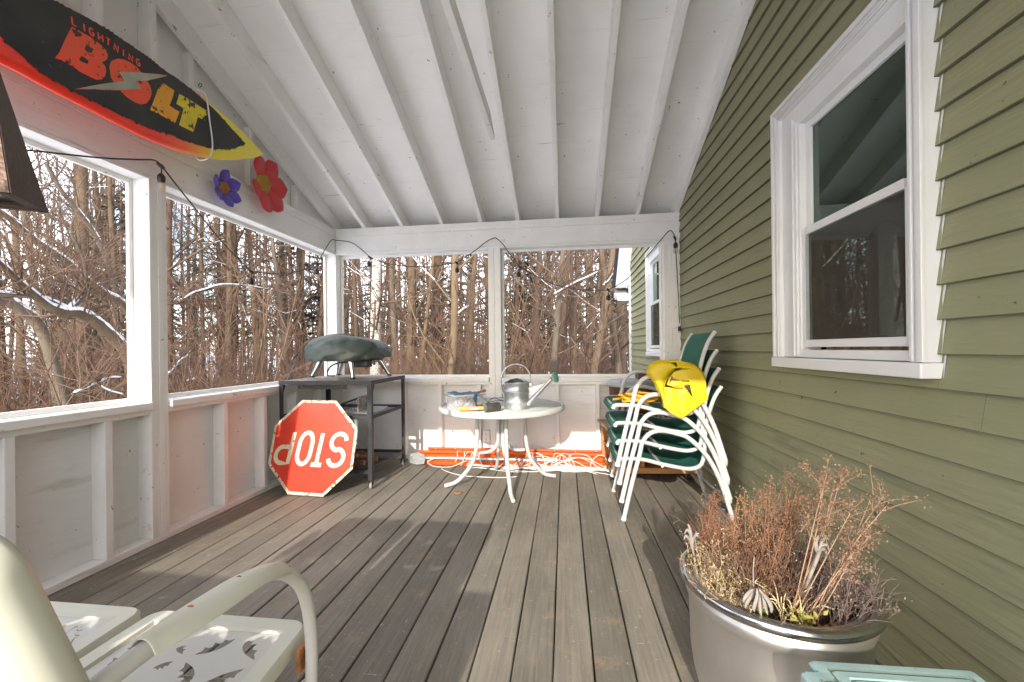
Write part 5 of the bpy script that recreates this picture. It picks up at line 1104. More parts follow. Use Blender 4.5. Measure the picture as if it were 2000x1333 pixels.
def stalk(ms, mf, base, tip, r0_, heads, bushy=0, side=0.0, big=0):
    base, tip = Vector(base), Vector(tip); mid_ = base.lerp(tip, .5)+nrnd(.012); P = spline([base, mid_, tip], 8); n5 = len(P)
    ms.tube(P, [r0_*(1-.6*i/n5) for i in range(n5)], 5, caps=False)
    Lt = (tip-base).length
    for h in range(heads):
        f = rp_.uniform(.55, 1.0) if bushy == 0 else rp_.uniform(.22, 1.0); p = P[min(n5-1, int(f*(n5-1)))]
        d_ = (tip-base).normalized()+nrnd(.55); L_ = Lt*rp_.uniform(.04, .13)*(1.1-f*.4)*(1+side); q = p+d_*L_
        ms.tube([p, p.lerp(q, .5)+nrnd(.003), q], [r0_*.4, r0_*.3, r0_*.2], 4, caps=False)
        florets(mf, q, 26 if big else (7 if bushy == 0 else 4), .0075 if big else .006); florets(mf, p.lerp(q, .6), 3, .005)
    florets(mf, tip, 40 if big else 12, .009)
def plant(label, specs, m1, m2, cat='dried plant'):
    tt_ = thing('dried_plant', (PX, PY, .37), label, cat); a, b = MB(), MB()
    for s_ in specs: stalk(a, b, *s_)
    a.build('stems', m1, tt_, fix=False); b.build('seed_heads', m2, tt_, fix=False)
def T3(l): return [Vector(x) for x in l]
tipA = T3([(0.6307, 1.42, 0.6782), (0.6417, 1.42, 0.7109), (0.6947, 1.42, 0.7285), (0.7064, 1.42, 0.6965), (0.7335, 1.42, 0.7214), (0.7614, 1.42, 0.6901), (0.679, 1.42, 0.6635), (0.6559, 1.42, 0.6223), (0.7238, 1.42, 0.6488), (0.7682, 1.42, 0.6342), (0.5951, 1.42, 0.6283), (0.6107, 1.42, 0.6532)])
tipB = T3([(0.7482, 1.25, 0.7758), (0.7096, 1.25, 0.779), (0.7029, 1.25, 0.7508), (0.726, 1.25, 0.7444)])
tipC = T3([(0.8325, 1.22, 0.7357), (0.798, 1.22, 0.7224), (0.748, 1.22, 0.6826)])
tipD = T3([(0.8073, 1.18, 0.7174), (0.7685, 1.18, 0.6413), (0.7467, 1.18, 0.6206), (0.732, 1.18, 0.5988)])
tipE = T3([(0.4949, 1.5, 0.6302), (0.503, 1.5, 0.613), (0.4862, 1.5, 0.5864), (0.5092, 1.5, 0.5698), (0.4725, 1.5, 0.551)])
tipF = T3([(0.5726, 1.46, 0.6296), (0.6138, 1.46, 0.6426), (0.5563, 1.46, 0.587), (0.5913, 1.46, 0.605), (0.5401, 1.46, 0.5611), (0.6506, 1.46, 0.5738), (0.5237, 1.46, 0.5183)])
bA = Vector((PX-.01, PY+.02, .38)); bB = Vector((PX+.0, PY-.10, .38))
sp = []
for q in tipA+[x+nrnd(.018)-Vector((0, 0, .03)) for x in tipA]+[x+nrnd(.03)-Vector((0, 0, .10)) for x in tipA]: sp.append((bA+Vector((rp_.uniform(-.06, .05), rp_.uniform(-.07, .07), 0)), q, .0016, 17, 1))
plant('dense clump of tall reddish brown seed stalks in the middle of the steel tub', sp, dry, dryl)
sp = [(bB+Vector((rp_.uniform(-.02, .02), rp_.uniform(-.03, .03), 0)), q, .0023, 11, 0, .5, 1) for q in tipB]
plant('tall leaning flower stalk with rust brown heads, highest in the steel tub', sp, mat('pale_stalk', (.31, .19, .115), .7), dryl)
sp = [(bB+Vector((rp_.uniform(.0, .04), rp_.uniform(-.04, .0), 0)), q, .0022, 7, 0, .8, 1) for q in tipC+tipD]
plant('pair of pale stalks with rusty flower clusters leaning right over the siding', sp, mat('pale_stalk2', (.34, .215, .135), .7), dryl)
sp = [(Vector((PX-.14+rp_.uniform(-.03, .03), PY+.12+rp_.uniform(-.03, .03), .38)), q+nrnd(.008), .0016, 18, 1) for q in tipE*2]
plant('small reddish spire of dried seeds at the back left of the steel tub', sp, dry, mat('dark_seed', (.26, .11, .06), .85, (.18, .08, .05), 50))
sp = [(Vector((PX-.08+rp_.uniform(-.05, .05), PY+.08+rp_.uniform(-.05, .05), .38)), q+nrnd(.015), .0014, 15, 1) for q in tipF*2]
plant('feathery brown stalks just left of the tall middle clump', sp, mat('brown_stem', (.34, .20, .10), .8), mat('tan_seed', (.38, .20, .10), .85, (.28, .15, .08), 50))
# low twiggy mats
def thicket(label, cx, cy, rx, ry, n, hmin, hmax, lean, m1, m2, r_=.0012, leaves=.5):
    tt_ = thing('dried_plant', (cx, cy, .37), label, 'dried plant'); a, b = MB(), MB()
    for i in range(n):
        p = Vector((cx+rp_.gauss(0, rx), cy+rp_.gauss(0, ry), .385)); dv = Vector((p.x-PX, p.y-PY, 0)); L_ = rp_.uniform(hmin, hmax)
        if dv.length > .20: p = Vector((PX, PY, .385))+dv.normalized()*.19; 
        d_ = Vector((lean[0]+rp_.gauss(0, .35), lean[1]+rp_.gauss(0, .35), 1)).normalized(); q = p+d_*L_; k_ = p.lerp(q, .5)+nrnd(.012)+Vector((0, 0, .01)); q += Vector((0, 0, -L_*.12*rp_.random()))
        P = spline([p, k_, q], 5); a.tube(P, [r_, r_]+[r_*.6]*(len(P)-2), 4, caps=False)
        for _ in range(3):
            j = rp_.randrange(2, len(P)); e2_ = P[j]+(d_+nrnd(.7))*L_*.16; a.tube([P[j], P[j].lerp(e2_, .5)+nrnd(.002), e2_], [r_*.6, r_*.5, r_*.3], 3, caps=False)
            if rp_.random() < leaves: florets(b, e2_, 3, .003)
    a.build('stems', m1, tt_, fix=False); b.build('leaf_bits', m2, tt_, fix=False)
thicket('low tangle of dark grey brown twigs at the right side of the steel tub', PX+.115, PY-.04, .055, .07, 230, .07, .17, (.35, .0), greyt, mat('grey_bits', (.26, .22, .18), .8), leaves=.25)
thicket('straw coloured brittle stems spilling along the left rim of the steel tub', PX-.15, PY+.0, .04, .09, 170, .05, .13, (-.25, -.1), straw, mat('pale_bits', (.55, .43, .27), .8), leaves=.8)
thicket('dark brown twiggy mat filling the middle of the steel tub', PX-.02, PY+.02, .09, .08, 320, .05, .16, (0, 0), mat('dark_twig', (.20, .105, .06), .85, (.13, .07, .045), 50), dryl, leaves=.4)
thicket('thin brown stems along the back rim of the steel tub', PX-.04, PY+.15, .09, .03, 150, .08, .2, (-.05, .1), mat('brown_twig', (.24, .12, .07), .85), mat('russet_bits', (.30, .14, .08), .8), leaves=.5)
# pale drooping sage leaves, yellow-green leaves, fallen leaves
def bigleaf(m, P, wv):
    S_ = spline(P, 4); rows = []
    for i, p in enumerate(S_):
        f = i/(len(S_)-1); w_ = wv*math.sin(math.pi*min(.98, f*.9+.06))**.7; tn = (S_[min(i+1, len(S_)-1)]-S_[max(0, i-1)]).normalized(); sd2 = tn.cross(Vector((.3, -1, .2))).normalized()
        rows.append([p-sd2*w_+Vector((0, .003, 0)), p, p+sd2*w_+Vector((0, .003, 0))])
    m.grid(rows)
tt_ = thing('sage_leaves', (PX-.03, PY-.17, .40), 'pale grey shrivelled sage leaves drooping over the front rim of the steel tub', 'sage plant'); m = MB()
for P in ([(0.4791, 1.14, 0.5116), (0.4716, 1.14, 0.4955), (0.4565, 1.14, 0.471), (0.4515, 1.14, 0.4576)], [(0.4731, 1.12, 0.5226), (0.4729, 1.12, 0.4995), (0.4654, 1.12, 0.4734), (0.4653, 1.12, 0.4631)], [(0.4755, 1.12, 0.5228), (0.4874, 1.12, 0.5043), (0.4919, 1.12, 0.4789), (0.4965, 1.12, 0.4575)], [(0.4725, 1.11, 0.5257), (0.4924, 1.11, 0.5016), (0.5017, 1.11, 0.4819), (0.5004, 1.11, 0.4691)], [(0.4791, 1.14, 0.509), (0.4643, 1.14, 0.5003), (0.4518, 1.14, 0.4838), (0.4467, 1.14, 0.473)], [(0.4798, 1.13, 0.5148), (0.4844, 1.13, 0.4918), (0.4841, 1.13, 0.4659), (0.4863, 1.13, 0.4466)]): bigleaf(m, P, .006)
m.tube(spline([(0.478, 1.15, 0.5877), (0.4751, 1.15, 0.5453), (0.4771, 1.15, 0.5058), (0.4858, 1.15, 0.5037)], 4), .0012, 5); m.build('leaves', silver, tt_, solid=.0008)
tt_ = thing('sage_leaves', (PX-.2, PY+.1, .44), 'curled grey sage sprig standing at the far left edge of the steel tub', 'sage plant'); m = MB()
for P in ([(0.3989, 1.42, 0.4806), (0.3977, 1.42, 0.522), (0.3884, 1.42, 0.5365), (0.3787, 1.42, 0.5228)], [(0.402, 1.42, 0.4807), (0.4009, 1.42, 0.5221), (0.3933, 1.42, 0.55), (0.3886, 1.42, 0.5547)], [(0.4052, 1.42, 0.4775), (0.4087, 1.42, 0.5108), (0.4183, 1.42, 0.5229), (0.4214, 1.42, 0.5114)], [(0.4019, 1.42, 0.4724), (0.3959, 1.42, 0.5036), (0.3834, 1.42, 0.5163), (0.3769, 1.42, 0.5028)], [(0.408, 1.42, 0.4479), (0.4052, 1.42, 0.4809), (0.4024, 1.42, 0.5139)]): bigleaf(m, P, .005)
m.build('leaves', silver, tt_, solid=.0008)
tt_ = thing('sage_leaves', (PX+.08, PY-.05, .5), 'silvery wilted sage head on a thick stem right of the middle stalks', 'sage plant'); m = MB()
for P in ([(0.6798, 1.24, 0.5647), (0.6775, 1.24, 0.5925), (0.6854, 1.24, 0.6096), (0.6958, 1.24, 0.6185)], [(0.6823, 1.24, 0.562), (0.6904, 1.24, 0.5903), (0.7008, 1.24, 0.6047), (0.7084, 1.24, 0.5995)], [(0.6798, 1.24, 0.5647), (0.6877, 1.24, 0.5818), (0.7032, 1.24, 0.5853), (0.7081, 1.24, 0.5716)], [(0.6772, 1.24, 0.5617), (0.6748, 1.24, 0.584), (0.6802, 1.24, 0.601)], [(0.6824, 1.24, 0.5648), (0.6979, 1.24, 0.5739), (0.7028, 1.24, 0.5519)]): bigleaf(m, P, .005)
m.tube(spline([(0.6489, 1.24, 0.465), (0.6611, 1.24, 0.5077), (0.6744, 1.24, 0.5434), (0.6824, 1.24, 0.5676)], 4), [.005]*13, 6); m.build('leaves', silver, tt_, solid=.0008)
tt_ = thing('parsley_leaves', (PX-.05, PY-.15, .40), 'yellow green withered leaves low at the front of the steel tub', 'herb'); m = MB()
for _ in range(70):
    c = Vector((PX+.005+rp_.gauss(0, .016), PY-.165+rp_.gauss(0, .012), .405+rp_.uniform(-.01, .03))); leaf(m, c, nrnd(1)+Vector((0, 0, .3)), rp_.uniform(.012, .025), .005)
for _ in range(60):
    c = Vector((PX-.13+rp_.gauss(0, .02), PY-.05+rp_.gauss(0, .02), .43+rp_.uniform(-.01, .03))); leaf(m, c, nrnd(1)+Vector((0, 0, .3)), rp_.uniform(.01, .02), .004)
m.build('leaves', olivl, tt_, fix=False); m = MB()
for _ in range(14):
    a = Vector((PX-.02+rp_.gauss(0, .02), PY-.13+rp_.gauss(0, .02), .40)); b = a+Vector((rp_.uniform(-.12, .10), rp_.uniform(-.03, .09), rp_.uniform(.01, .06))); m.tube(spline([a, a.lerp(b, .5)+Vector((0, 0, .02)), b], 4), .0016, 5)
m.build('leaf_stalks', mat('straw_stalk', (.6, .52, .28), .7), tt_)
tt_ = thing('green_moss', (PX-.1, PY-.11, .39), 'small bright green tuft beside the front left rim of the steel tub', 'moss'); m = MB()
for _ in range(120): leaf(m, Vector((PX-.10+rp_.gauss(0, .018), PY-.115+rp_.gauss(0, .013), .40)), nrnd(.6)+Vector((0, 0, 1)), rp_.uniform(.01, .02), .002)
m.build('tuft', mat('moss_green', (.10, .20, .02), .8), tt_, fix=False)
for i, (x, y, lab) in enumerate(((PX+.05, PY-.17, 'tan curled leaf lying on the soil at the front of the tub'), (PX+.09, PY-.15, 'brown triangular leaf on the soil near the right rim of the tub'))):
    m = MB(); m.grid([[(x+.02*a*(1-abs(b)*.5), y+.016*b, .398+.006*a*a+.004*b*b) for a in (-1, 0, 1)] for b in (-1, -.3, .3, 1)]); o = m.build('fallen_leaf', deadl, None, solid=.001); tag(o, lab, 'leaf')
# one leaf on the deck near the table
lx = [-0.845, 3.211, 0.004]
m = MB(); m.grid([[(lx[0]+.035*a*(1-.5*b*b), lx[1]+.03*b, .004+.006*a*a+.003*math.sin(3*b)) for a in (-1, -.5, 0, .5, 1)] for b in (-1, -.6, 0, .5, 1)]); o = m.build('fallen_leaf', deadl, None, solid=.001); tag(o, 'small dry tan leaf on the deck in front of the round table', 'leaf')

# ================================================================ outdoors: snow ground and winter woods
GZ = -1.25
barkA = mat('bark_brown', (0.086, 0.056, 0.032), .9, (0.132, 0.092, 0.056), 6, stretch=(1, 1, .35), bump=.6, bscale=30, specks=[((1, 1, .6), 9, .68, .05, (0.180, 0.158, 0.095))])
barkB = mat('bark_grey', (0.099, 0.075, 0.053), .9, (0.158, 0.129, 0.092), 7, stretch=(1, 1, .4), bump=.6, bscale=30)
barkR = mat('bark_reddish', (0.102, 0.061, 0.038), .9, (0.066, 0.040, 0.026), 6, stretch=(1, 1, .4), bump=.4)
barkT = mat('bark_tan', (0.167, 0.115, 0.065), .85, (0.124, 0.084, 0.050), 8, stretch=(1, 1, .4), bump=.3)
twigm = mat('twig_brown', (0.139, 0.088, 0.056), .9, (0.082, 0.051, 0.034), 3)
twigr = mat('twig_red', (0.179, 0.106, 0.066), .9, (0.110, 0.061, 0.041), 2)
birchm = mat('birch_bark', (0.496, 0.464, 0.416), .7, (0.400, 0.368, 0.320), 5, specks=[((1, 1, 5), 5, .56, .04, (0.048, 0.040, 0.036)), ((1, 1, 12), 4, .62, .03, (0.080, 0.064, 0.056))])
snowm = mat('snow', (.80, .82, .86), .6, bump=.3, bscale=12)
needle = mat('needles', (.060, .060, .034), .8, (.095, .085, .048), 4)
needles = mat('needles_dark', (.045, .048, .028), .8, (.075, .07, .042), 4)

rt_ = random.Random(77)
class Sticks:
    """fast numpy builder for many tapered sticks (polylines of equal length)"""
    def __init__(s, n=4): s.n = n; s.P = []; s.R = []
    def add(s, P, r0, r1):
        s.P.append([tuple(p) for p in P]); s.R.append((r0, r1))
    def build(s, name, m, parent=None):
        if not s.P: return None
        V = []; F = []; base = 0; n = s.n
        groups = {}
        for p, r in zip(s.P, s.R): groups.setdefault(len(p), []).append((p, r))
        for k, items in groups.items():
            P = np.array([i[0] for i in items]); rr = np.array([i[1] for i in items]); m_ = len(items)
            T = np.empty_like(P); T[:, 1:-1] = P[:, 2:]-P[:, :-2]; T[:, 0] = P[:, 1]-P[:, 0]; T[:, -1] = P[:, -1]-P[:, -2]
            T /= np.linalg.norm(T, axis=2, keepdims=True)+1e-9
            ref = np.where(np.abs(T[:, :1, 2:3]) > .8, np.array([1., 0, 0]), np.array([0, 0, 1.])); ref = np.broadcast_to(ref, T.shape)
            U = np.cross(T, ref); U /= np.linalg.norm(U, axis=2, keepdims=True)+1e-9; W = np.cross(T, U)
            f = np.linspace(0, 1, k)[None, :, None, None]; rad = rr[:, None, None, 0:1]*(1-f)+rr[:, None, None, 1:2]*f
            a = 2*np.pi*np.arange(n)/n; ca = np.cos(a)[None, None, :, None]; sa = np.sin(a)[None, None, :, None]
            X = P[:, :, None, :]+(U[:, :, None, :]*ca+W[:, :, None, :]*sa)*rad
            V.append(X.reshape(-1, 3)); I = np.arange(m_)[:, None, None]*k*n+np.arange(k-1)[None, :, None]*n+np.arange(n)[None, None, :]
            J = np.arange(m_)[:, None, None]*k*n+np.arange(k-1)[None, :, None]*n+((np.arange(n)+1) % n)[None, None, :]
            F.append((np.stack([I, J, J+n, I+n], -1).reshape(-1, 4))+base); base += m_*k*n
        V = np.concatenate(V); F = np.concatenate(F)
        if parent: V = V-np.array(ORG.get(parent, Vector()))
        me = bpy.data.meshes.new(name); me.vertices.add(len(V)); me.vertices.foreach_set('co', V.astype(np.float32).ravel())
        me.loops.add(F.size); me.loops.foreach_set('vertex_index', F.astype(np.int32).ravel()); me.polygons.add(len(F))
        me.polygons.foreach_set('loop_start', np.arange(0, F.size, 4, dtype=np.int32)); me.polygons.foreach_set('use_smooth', np.ones(len(F), bool))
        me.materials.append(m); me.update(); me.validate()
        o = bpy.data.objects.new(name, me); col.objects.link(o)
        if parent: o.parent = parent; ORG[o] = ORG.get(parent, Vector())
        return o
def rv(s_): return Vector((rt_.gauss(0, s_), rt_.gauss(0, s_), rt_.gauss(0, s_)))
def limb(S, SN, p, d, L, r, lvl, maxl, k=6, curve=.18, kids=5, upb=.15, snow=.4):
    P = [Vector(p)]; dd = d.normalized()
    for i in range(k-1):
        dd = (dd+rv(curve)*.55+Vector((0, 0, upb*(.5 if lvl else .0)))).normalized(); P.append(P[-1]+dd*L/(k-1))
    S[min(lvl, 2)].add(P, r, r*(.38 if lvl else .30))
    if SN is not None and lvl in (1, 2) and rt_.random() < snow*.55 and r > .006:
        j = rt_.randrange(0, k-2); j2 = min(k, j+3); Q = [q+Vector((0, 0, r*.5)) for q in P[j:j2]]
        if len(Q) >= 3 and abs((Q[-1]-Q[0]).normalized().z) < .75: SN.add(Q[:3], r*.62, r*.3)
    if lvl >= maxl: return
    for c in range(kids):
        f = rt_.uniform(.25, .98); j = min(k-2, int(f*(k-1))); q = P[j].lerp(P[j+1], f*(k-1)-j); t_ = (P[j+1]-P[j]).normalized()
        side = t_.cross(rv(1)).normalized(); nd = (t_*rt_.uniform(.55, 1.0)+side*rt_.uniform(.5, .9)).normalized()
        limb(S, SN, q, nd, L*rt_.uniform(.28, .5)*(1.1-f*.4), r*rt_.uniform(.32, .5), lvl+1, maxl, 5 if lvl == 0 else 4, curve*1.2, [0, 5, 4, 0][min(3, lvl+1)], upb, snow)
def tree(name, loc, H, r, bark_, label, group=None, lean=(0, 0), nb=22, low=.12, snow=.4, maxl=3, straight=.03, blen=.30, parent=None, cat='tree'):
    t = thing(name, loc, label, cat, group); L0 = Vector(loc); P = [L0.copy()]; k = 13; d = Vector((lean[0], lean[1], 1)).normalized()
    for i in range(k-1):
        d = (d+rv(straight)*1.0+Vector((0, 0, .03))).normalized(); P.append(P[-1]+d*H/(k-1))
    T_ = Sticks(12); T_.add(spline(P, 3), r, r*.18); T_.build('trunk', bark_, t)
    S = [Sticks(6), Sticks(5), Sticks(3)]; SN = Sticks(5)
    for b in range(nb):
        f = low+(1-low)*(b+rt_.random())/nb*.97; j = min(k-2, int(f*(k-1))); q = P[j].lerp(P[j+1], f*(k-1)-j); a = rt_.uniform(0, 2*math.pi)
        el = rt_.uniform(.25, 1.1); nd = Vector((math.cos(a), math.sin(a), el)).normalized(); L = H*blen*(1.05-f)*rt_.uniform(.5, 1.15)+.4
        limb([S[1], S[1], S[2]], SN, q, nd, L, max(.008, r*(1-.8*f)*rt_.uniform(.22, .42)), 1, maxl, 6, .16, 6, .13, snow)
    S[1].build('crown', bark_ if bark_ != birchm else twigm, t); c_ = S[2].build('twigs', twigr if rt_.random() < .5 else twigm, t)
    if snow > 0: SN.build('snow_load', snowm, t)
    return t
def conifer(name, loc, H, r, label, group=None, snow=True, base=.08, wid=.2, m=needle):
    t = thing(name, loc, label, 'tree', group); L0 = Vector(loc); T_ = Sticks(8); T_.add([L0+Vector((0, 0, H*i/5)) for i in range(6)], r, .02); T_.build('trunk', barkB, t)
    B = Sticks(4); mb = MB(); sn = MB()
    z = H*base
    while z < H*.98:
        for _ in range(5):
            a = rt_.uniform(0, 2*math.pi); L = wid*H*(1-z/H)*rt_.uniform(.65, 1.1)+.25; d = Vector((math.cos(a), math.sin(a), -.12)); p = L0+Vector((0, 0, z+rt_.uniform(0, .2)))
            Q = [p+d*L*q/3+Vector((0, 0, -.10*L*(q/3)**2)) for q in range(4)]; B.add(Q, .018, .004)
            nn = int(10+L*22)
            for q in range(nn):
                f = rt_.uniform(.15, 1.02); c = p+d*L*f+Vector((0, 0, -.10*L*f*f)); sd3 = Vector((-d.y, d.x, 0))*rt_.choice((-1, 1)); ld = (sd3*rt_.uniform(.3, 1)+d*.8+Vector((0, 0, rt_.uniform(-.45, .1)))).normalized(); ll = rt_.uniform(.12, .30)*(1.1-.4*f); w3 = ld.cross(Vector((0, 0, 1))).normalized()*ll*.16
                mb.add([c-w3, c+ld*ll-w3*.2, c+ld*ll*.9+Vector((0, 0, -.03)), c+w3], [(0, 1, 2, 3)])
                if snow and rt_.random() < .07: sn.add([c-w3*1.2+Vector((0, 0, .03)), c+ld*ll*.8+Vector((0, 0, .03)), c+w3*1.4+Vector((0, 0, .03))], [(0, 1, 2)])
        z += max(.22, H*.028)
    B.build('branches', barkB, t); mb.build('needles', m, t, fix=False)
    if snow: sn.build('snow_load', snowm, t, fix=False)
    return t

# ground: one snowy sheet reaching the horizon, gently rolling
def gh(x, y): return GZ+.10*math.sin(x*.35+1)+.08*math.sin(y*.5)+.012*max(0, math.hypot(x, y)-14)*min(1, max(0, (math.hypot(x, y)-14)/30))
rows = []
rad = [0, 3, 6, 8, 10, 12, 14, 17, 20, 24, 30, 40, 60, 100, 180, 320]
for rr in rad: rows.append([(rr*math.cos(2*math.pi*k/72), rr*math.sin(2*math.pi*k/72), (gh(rr*math.cos(2*math.pi*k/72), rr*math.sin(2*math.pi*k/72)) if rr < 70 else GZ+1.5)) for k in range(72)])
gm = mat('snowy_ground', (.72, .74, .78), .7, (.20, .15, .11), 1.6, lo=.56, hi=.66, bump=.6, bscale=3, detail=8)
o = MB().grid(rows, closed=True).build('ground', gm, None); tag(o, kind='structure')

# ---- individually placed trees seen through the openings (measured against the window openings)
def bearing(u): return math.atan2(1.0*(u-1103)/820, 1)   # rough, along +Y

HERO = [['birch', -4.368, 9.2, 0.957, -4.436, 9.2, 3.555, 22.0], ['tan', -2.385, 8.6, 0.953, -2.18, 8.6, 3.314, 17.0], ['grey', -0.245, 8.4, 0.939, -0.189, 8.4, 3.181, 12.0], ['tan', 0.642, 9.5, 0.906, 0.961, 9.5, 3.4, 14.0], ['brown', -4.577, 12.0, 0.894, -4.458, 12.0, 4.237, 20.0], ['red', -4.109, 13.0, 0.867, -3.864, 13.0, 4.455, 16.0], ['brown', -2.558, 11.0, 0.9, -2.383, 11.0, 3.906, 12.0], ['red', -0.996, 13.0, 0.84, -0.892, 13.0, 4.33, 15.0], ['brown', 0.213, 12.0, 0.852, 0.134, 12.0, 4.043, 14.0], ['red', -0.066, 10.5, 0.889, 0.218, 10.5, 3.675, 15.0], ['brown', 1.215, 10.0, 0.89, 0.894, 10.0, 3.525, 12.0], ['brown', 1.67, 13.0, 0.817, 1.603, 13.0, 4.225, 16.0], ['red', -5.669, 11.0, 0.927, -5.721, 11.0, 4.047, 9.0], ['grey', -5.897, 14.0, 0.86, -6.036, 14.0, 4.79, 14.0], ['brown', -2.29, 12.0, 0.874, -2.372, 12.0, 4.149, 9.0], ['tan', -3.702, 10.5, 0.921, -3.557, 10.5, 3.834, 8.0], ['red', -1.589, 14.0, 0.822, -1.666, 14.0, 4.606, 9.0], ['brown', 0.602, 13.0, 0.826, 0.764, 13.0, 4.26, 9.0]]
mats = dict(birch=birchm, tan=barkT, grey=barkB, brown=barkA, red=barkR)
desc = dict(birch='white birch with black bark marks, left in the left back opening', tan='tan barked tree', grey='pale grey slender tree', brown='dark brown bare tree', red='reddish brown bare tree')
where = ['', ' with crooked trunk in the left back opening', ' just right of the middle post in the right back opening', ' leaning left at its foot, right part of the right back opening', ' behind the birch, straight trunk', ' in the middle of the left back opening', ' close to the left of the middle post', ' above the watering can', ' standing above the end of the watering can spout side', ' leaning right, centre of the right back opening', ' leaning left near the far house corner', ' close to the far house corner', ' at the left edge of the left back opening', ' between the birch and the crooked tan tree', ' almost behind the middle post', ' thin, beside the crooked tan tree', ' right beside the middle post, far back', ' thin and straight, near the leaning tan tree']
for i, h in enumerate(HERO):
    k_, x0, y0, z0, x1, y1, z1, wd = h; dz = z1-z0; dx = (x1-x0)/dz; g = GZ; bx = x0-dx*(z0-g); r = wd*y0/820/2*1.05
    tree('birch_tree' if k_ == 'birch' else 'bare_tree', (bx, y0, g-.2), rt_.uniform(11, 14), r*1.08, mats[k_], (desc[k_]+where[i]), None, (dx, rt_.uniform(-.02, .02)), nb=20 if r > .06 else 15, low=.16, snow=.45, straight=.018 if k_ != 'tan' else .035, blen=.22)
# ---- left side trees (seen through the two left openings)
HL = [['brown', -9.5, 7.303, 0.839, -9.5, 7.27, 3.913, 26.0], ['grey', -9.0, 6.341, 0.882, -9.0, 5.942, 3.468, 14.0], ['brown', -11.0, 7.275, 0.849, -11.0, 7.142, 3.95, 13.0], ['brown', -11.0, 9.014, 0.767, -11.0, 8.856, 4.491, 14.0], ['red', -9.5, 9.172, 0.751, -9.5, 9.302, 4.555, 16.0], ['brown', -11.0, 11.552, 0.647, -11.0, 11.56, 5.345, 11.0], ['red', -12.0, 13.674, 0.553, -12.0, 13.592, 6.038, 16.0], ['brown', -10.0, 12.663, 0.589, -10.0, 12.627, 5.631, 18.0], ['grey', -9.0, 12.665, 0.584, -9.0, 11.795, 5.317, 14.0], ['red', -8.5, 13.34, 0.549, -8.5, 13.093, 5.701, 16.0], ['brown', -14.0, 16.652, 0.424, -14.0, 16.901, 7.186, 12.0], ['grey', -15.0, 15.387, 0.489, -15.0, 15.279, 6.725, 12.0], ['brown', -12.0, 17.773, 0.36, -12.0, 17.533, 7.283, 18.0], ['tan', -13.0, 14.212, 0.533, -13.0, 14.016, 6.223, 7.0], ['brown', -13.0, 9.491, 0.756, -13.0, 9.395, 4.764, 13.0], ['red', -13.0, 8.289, 0.813, -13.0, 8.284, 4.413, 16.0]]
wl_ = [' with the thick lichen spotted trunk, centre of the nearest left opening', ' leaning hard left in the nearest left opening', ' near the left edge of the photo', ' close to the frame at the right of the nearest left opening', ' at the left end of the second left opening', ' slim, left part of the second left opening', ' in the middle of the second left opening, under the string lights', ' above the stop sign, straight', ' leaning left, right part of the second left opening', ' close behind the pizza oven', ' far back, middle of the second left opening', ' far back near the big left post', ' above the green oven cover', ' very thin, left half of the second left opening', ' far back in the nearest left opening', ' at the far left edge of the photo']
for i, h in enumerate(HL):
    k_, x0, y0, z0, x1, y1, z1, wd = h; dz = z1-z0; dy = (y1-y0)/dz; g = GZ; by = y0-dy*(z0-g); dist = math.hypot(x0, y0); r = wd*dist*.62/820/2
    tree('bare_tree', (x0, by, g-.2), rt_.uniform(10, 14), r*1.15, mats[k_], desc[k_]+wl_[i], None, (rt_.uniform(-.02, .02), dy), nb=20, low=.18, snow=.4, straight=.02, blen=.24)

# big leaning limbs loaded with snow across the nearest left opening
def snowy_limb(parent, P, r0, r1, bark_, sn=(0, 1)):
    r0 *= .74; r1 *= .74; S_ = spline(P, 6); n5 = len(S_); S = Sticks(8); m = MB(); m.tube(S_, [r0+(r1-r0)*i/(n5-1) for i in range(n5)], 9); m.build('limb', bark_, parent)
    a, b = int(sn[0]*(n5-1)), int(sn[1]*(n5-1)); Q = [S_[i]+Vector((0, 0, (r0+(r1-r0)*i/(n5-1))*.72)) for i in range(a, b+1)]
    if len(Q) > 2:
        rr = [(r0+(r1-r0)*i/(n5-1))*.74*rt_.uniform(.88, 1.08)+.006 for i in range(a, b+1)]; rr[0] *= .3; rr[-1] *= .3
        MB().tube(Q, rr, 8).build('snow_load', snowm, parent)
    # side twigs
    S2 = [Sticks(4), Sticks(4), Sticks(3)]
    for _ in range(int(n5*.9)):
        j = rt_.randrange(1, n5-1); d = (S_[j+1]-S_[j]).normalized(); nd = (d*.4+rv(.6)+Vector((0, 0, .45))).normalized()
        limb([S2[1], S2[1], S2[2]], None, S_[j], nd, rt_.uniform(.4, 1.2), rt_.uniform(.005, .012), 1, 2, 5, .2, 4, .1, 0)
    S2[1].build('branches', twigm, parent); S2[2].build('twigs', twigr, parent)
t = thing('leaning_tree', (-6.2, 5.356, 0.616), 'leaning tree with thick snow covered limbs sweeping across the nearest left opening', 'tree')
W1 = [(-6.2, 5.4432, -0.1457), (-6.2, 5.3556, 0.6156), (-6.2, 5.2398, 1.1364), (-6.2, 5.0392, 1.385), (-6.2, 4.8206, 1.5814), (-6.2, 4.645, 1.6548), (-6.2, 4.5226, 1.6446)]
W1[0] = (W1[0][0], W1[0][1], GZ-.2)
snowy_limb(t, W1, .115, .075, barkA, (.35, 1))
snowy_limb(t, [(-6.2, 4.5335, 1.6455), (-6.2, 4.375, 1.6946), (-6.2, 4.275, 1.7707), (-6.2, 4.1788, 1.8559), (-6.2, 4.0864, 1.9437), (-6.2, 3.9757, 2.0707), (-6.2, 3.7884, 2.2575)], .07, .045, barkA)
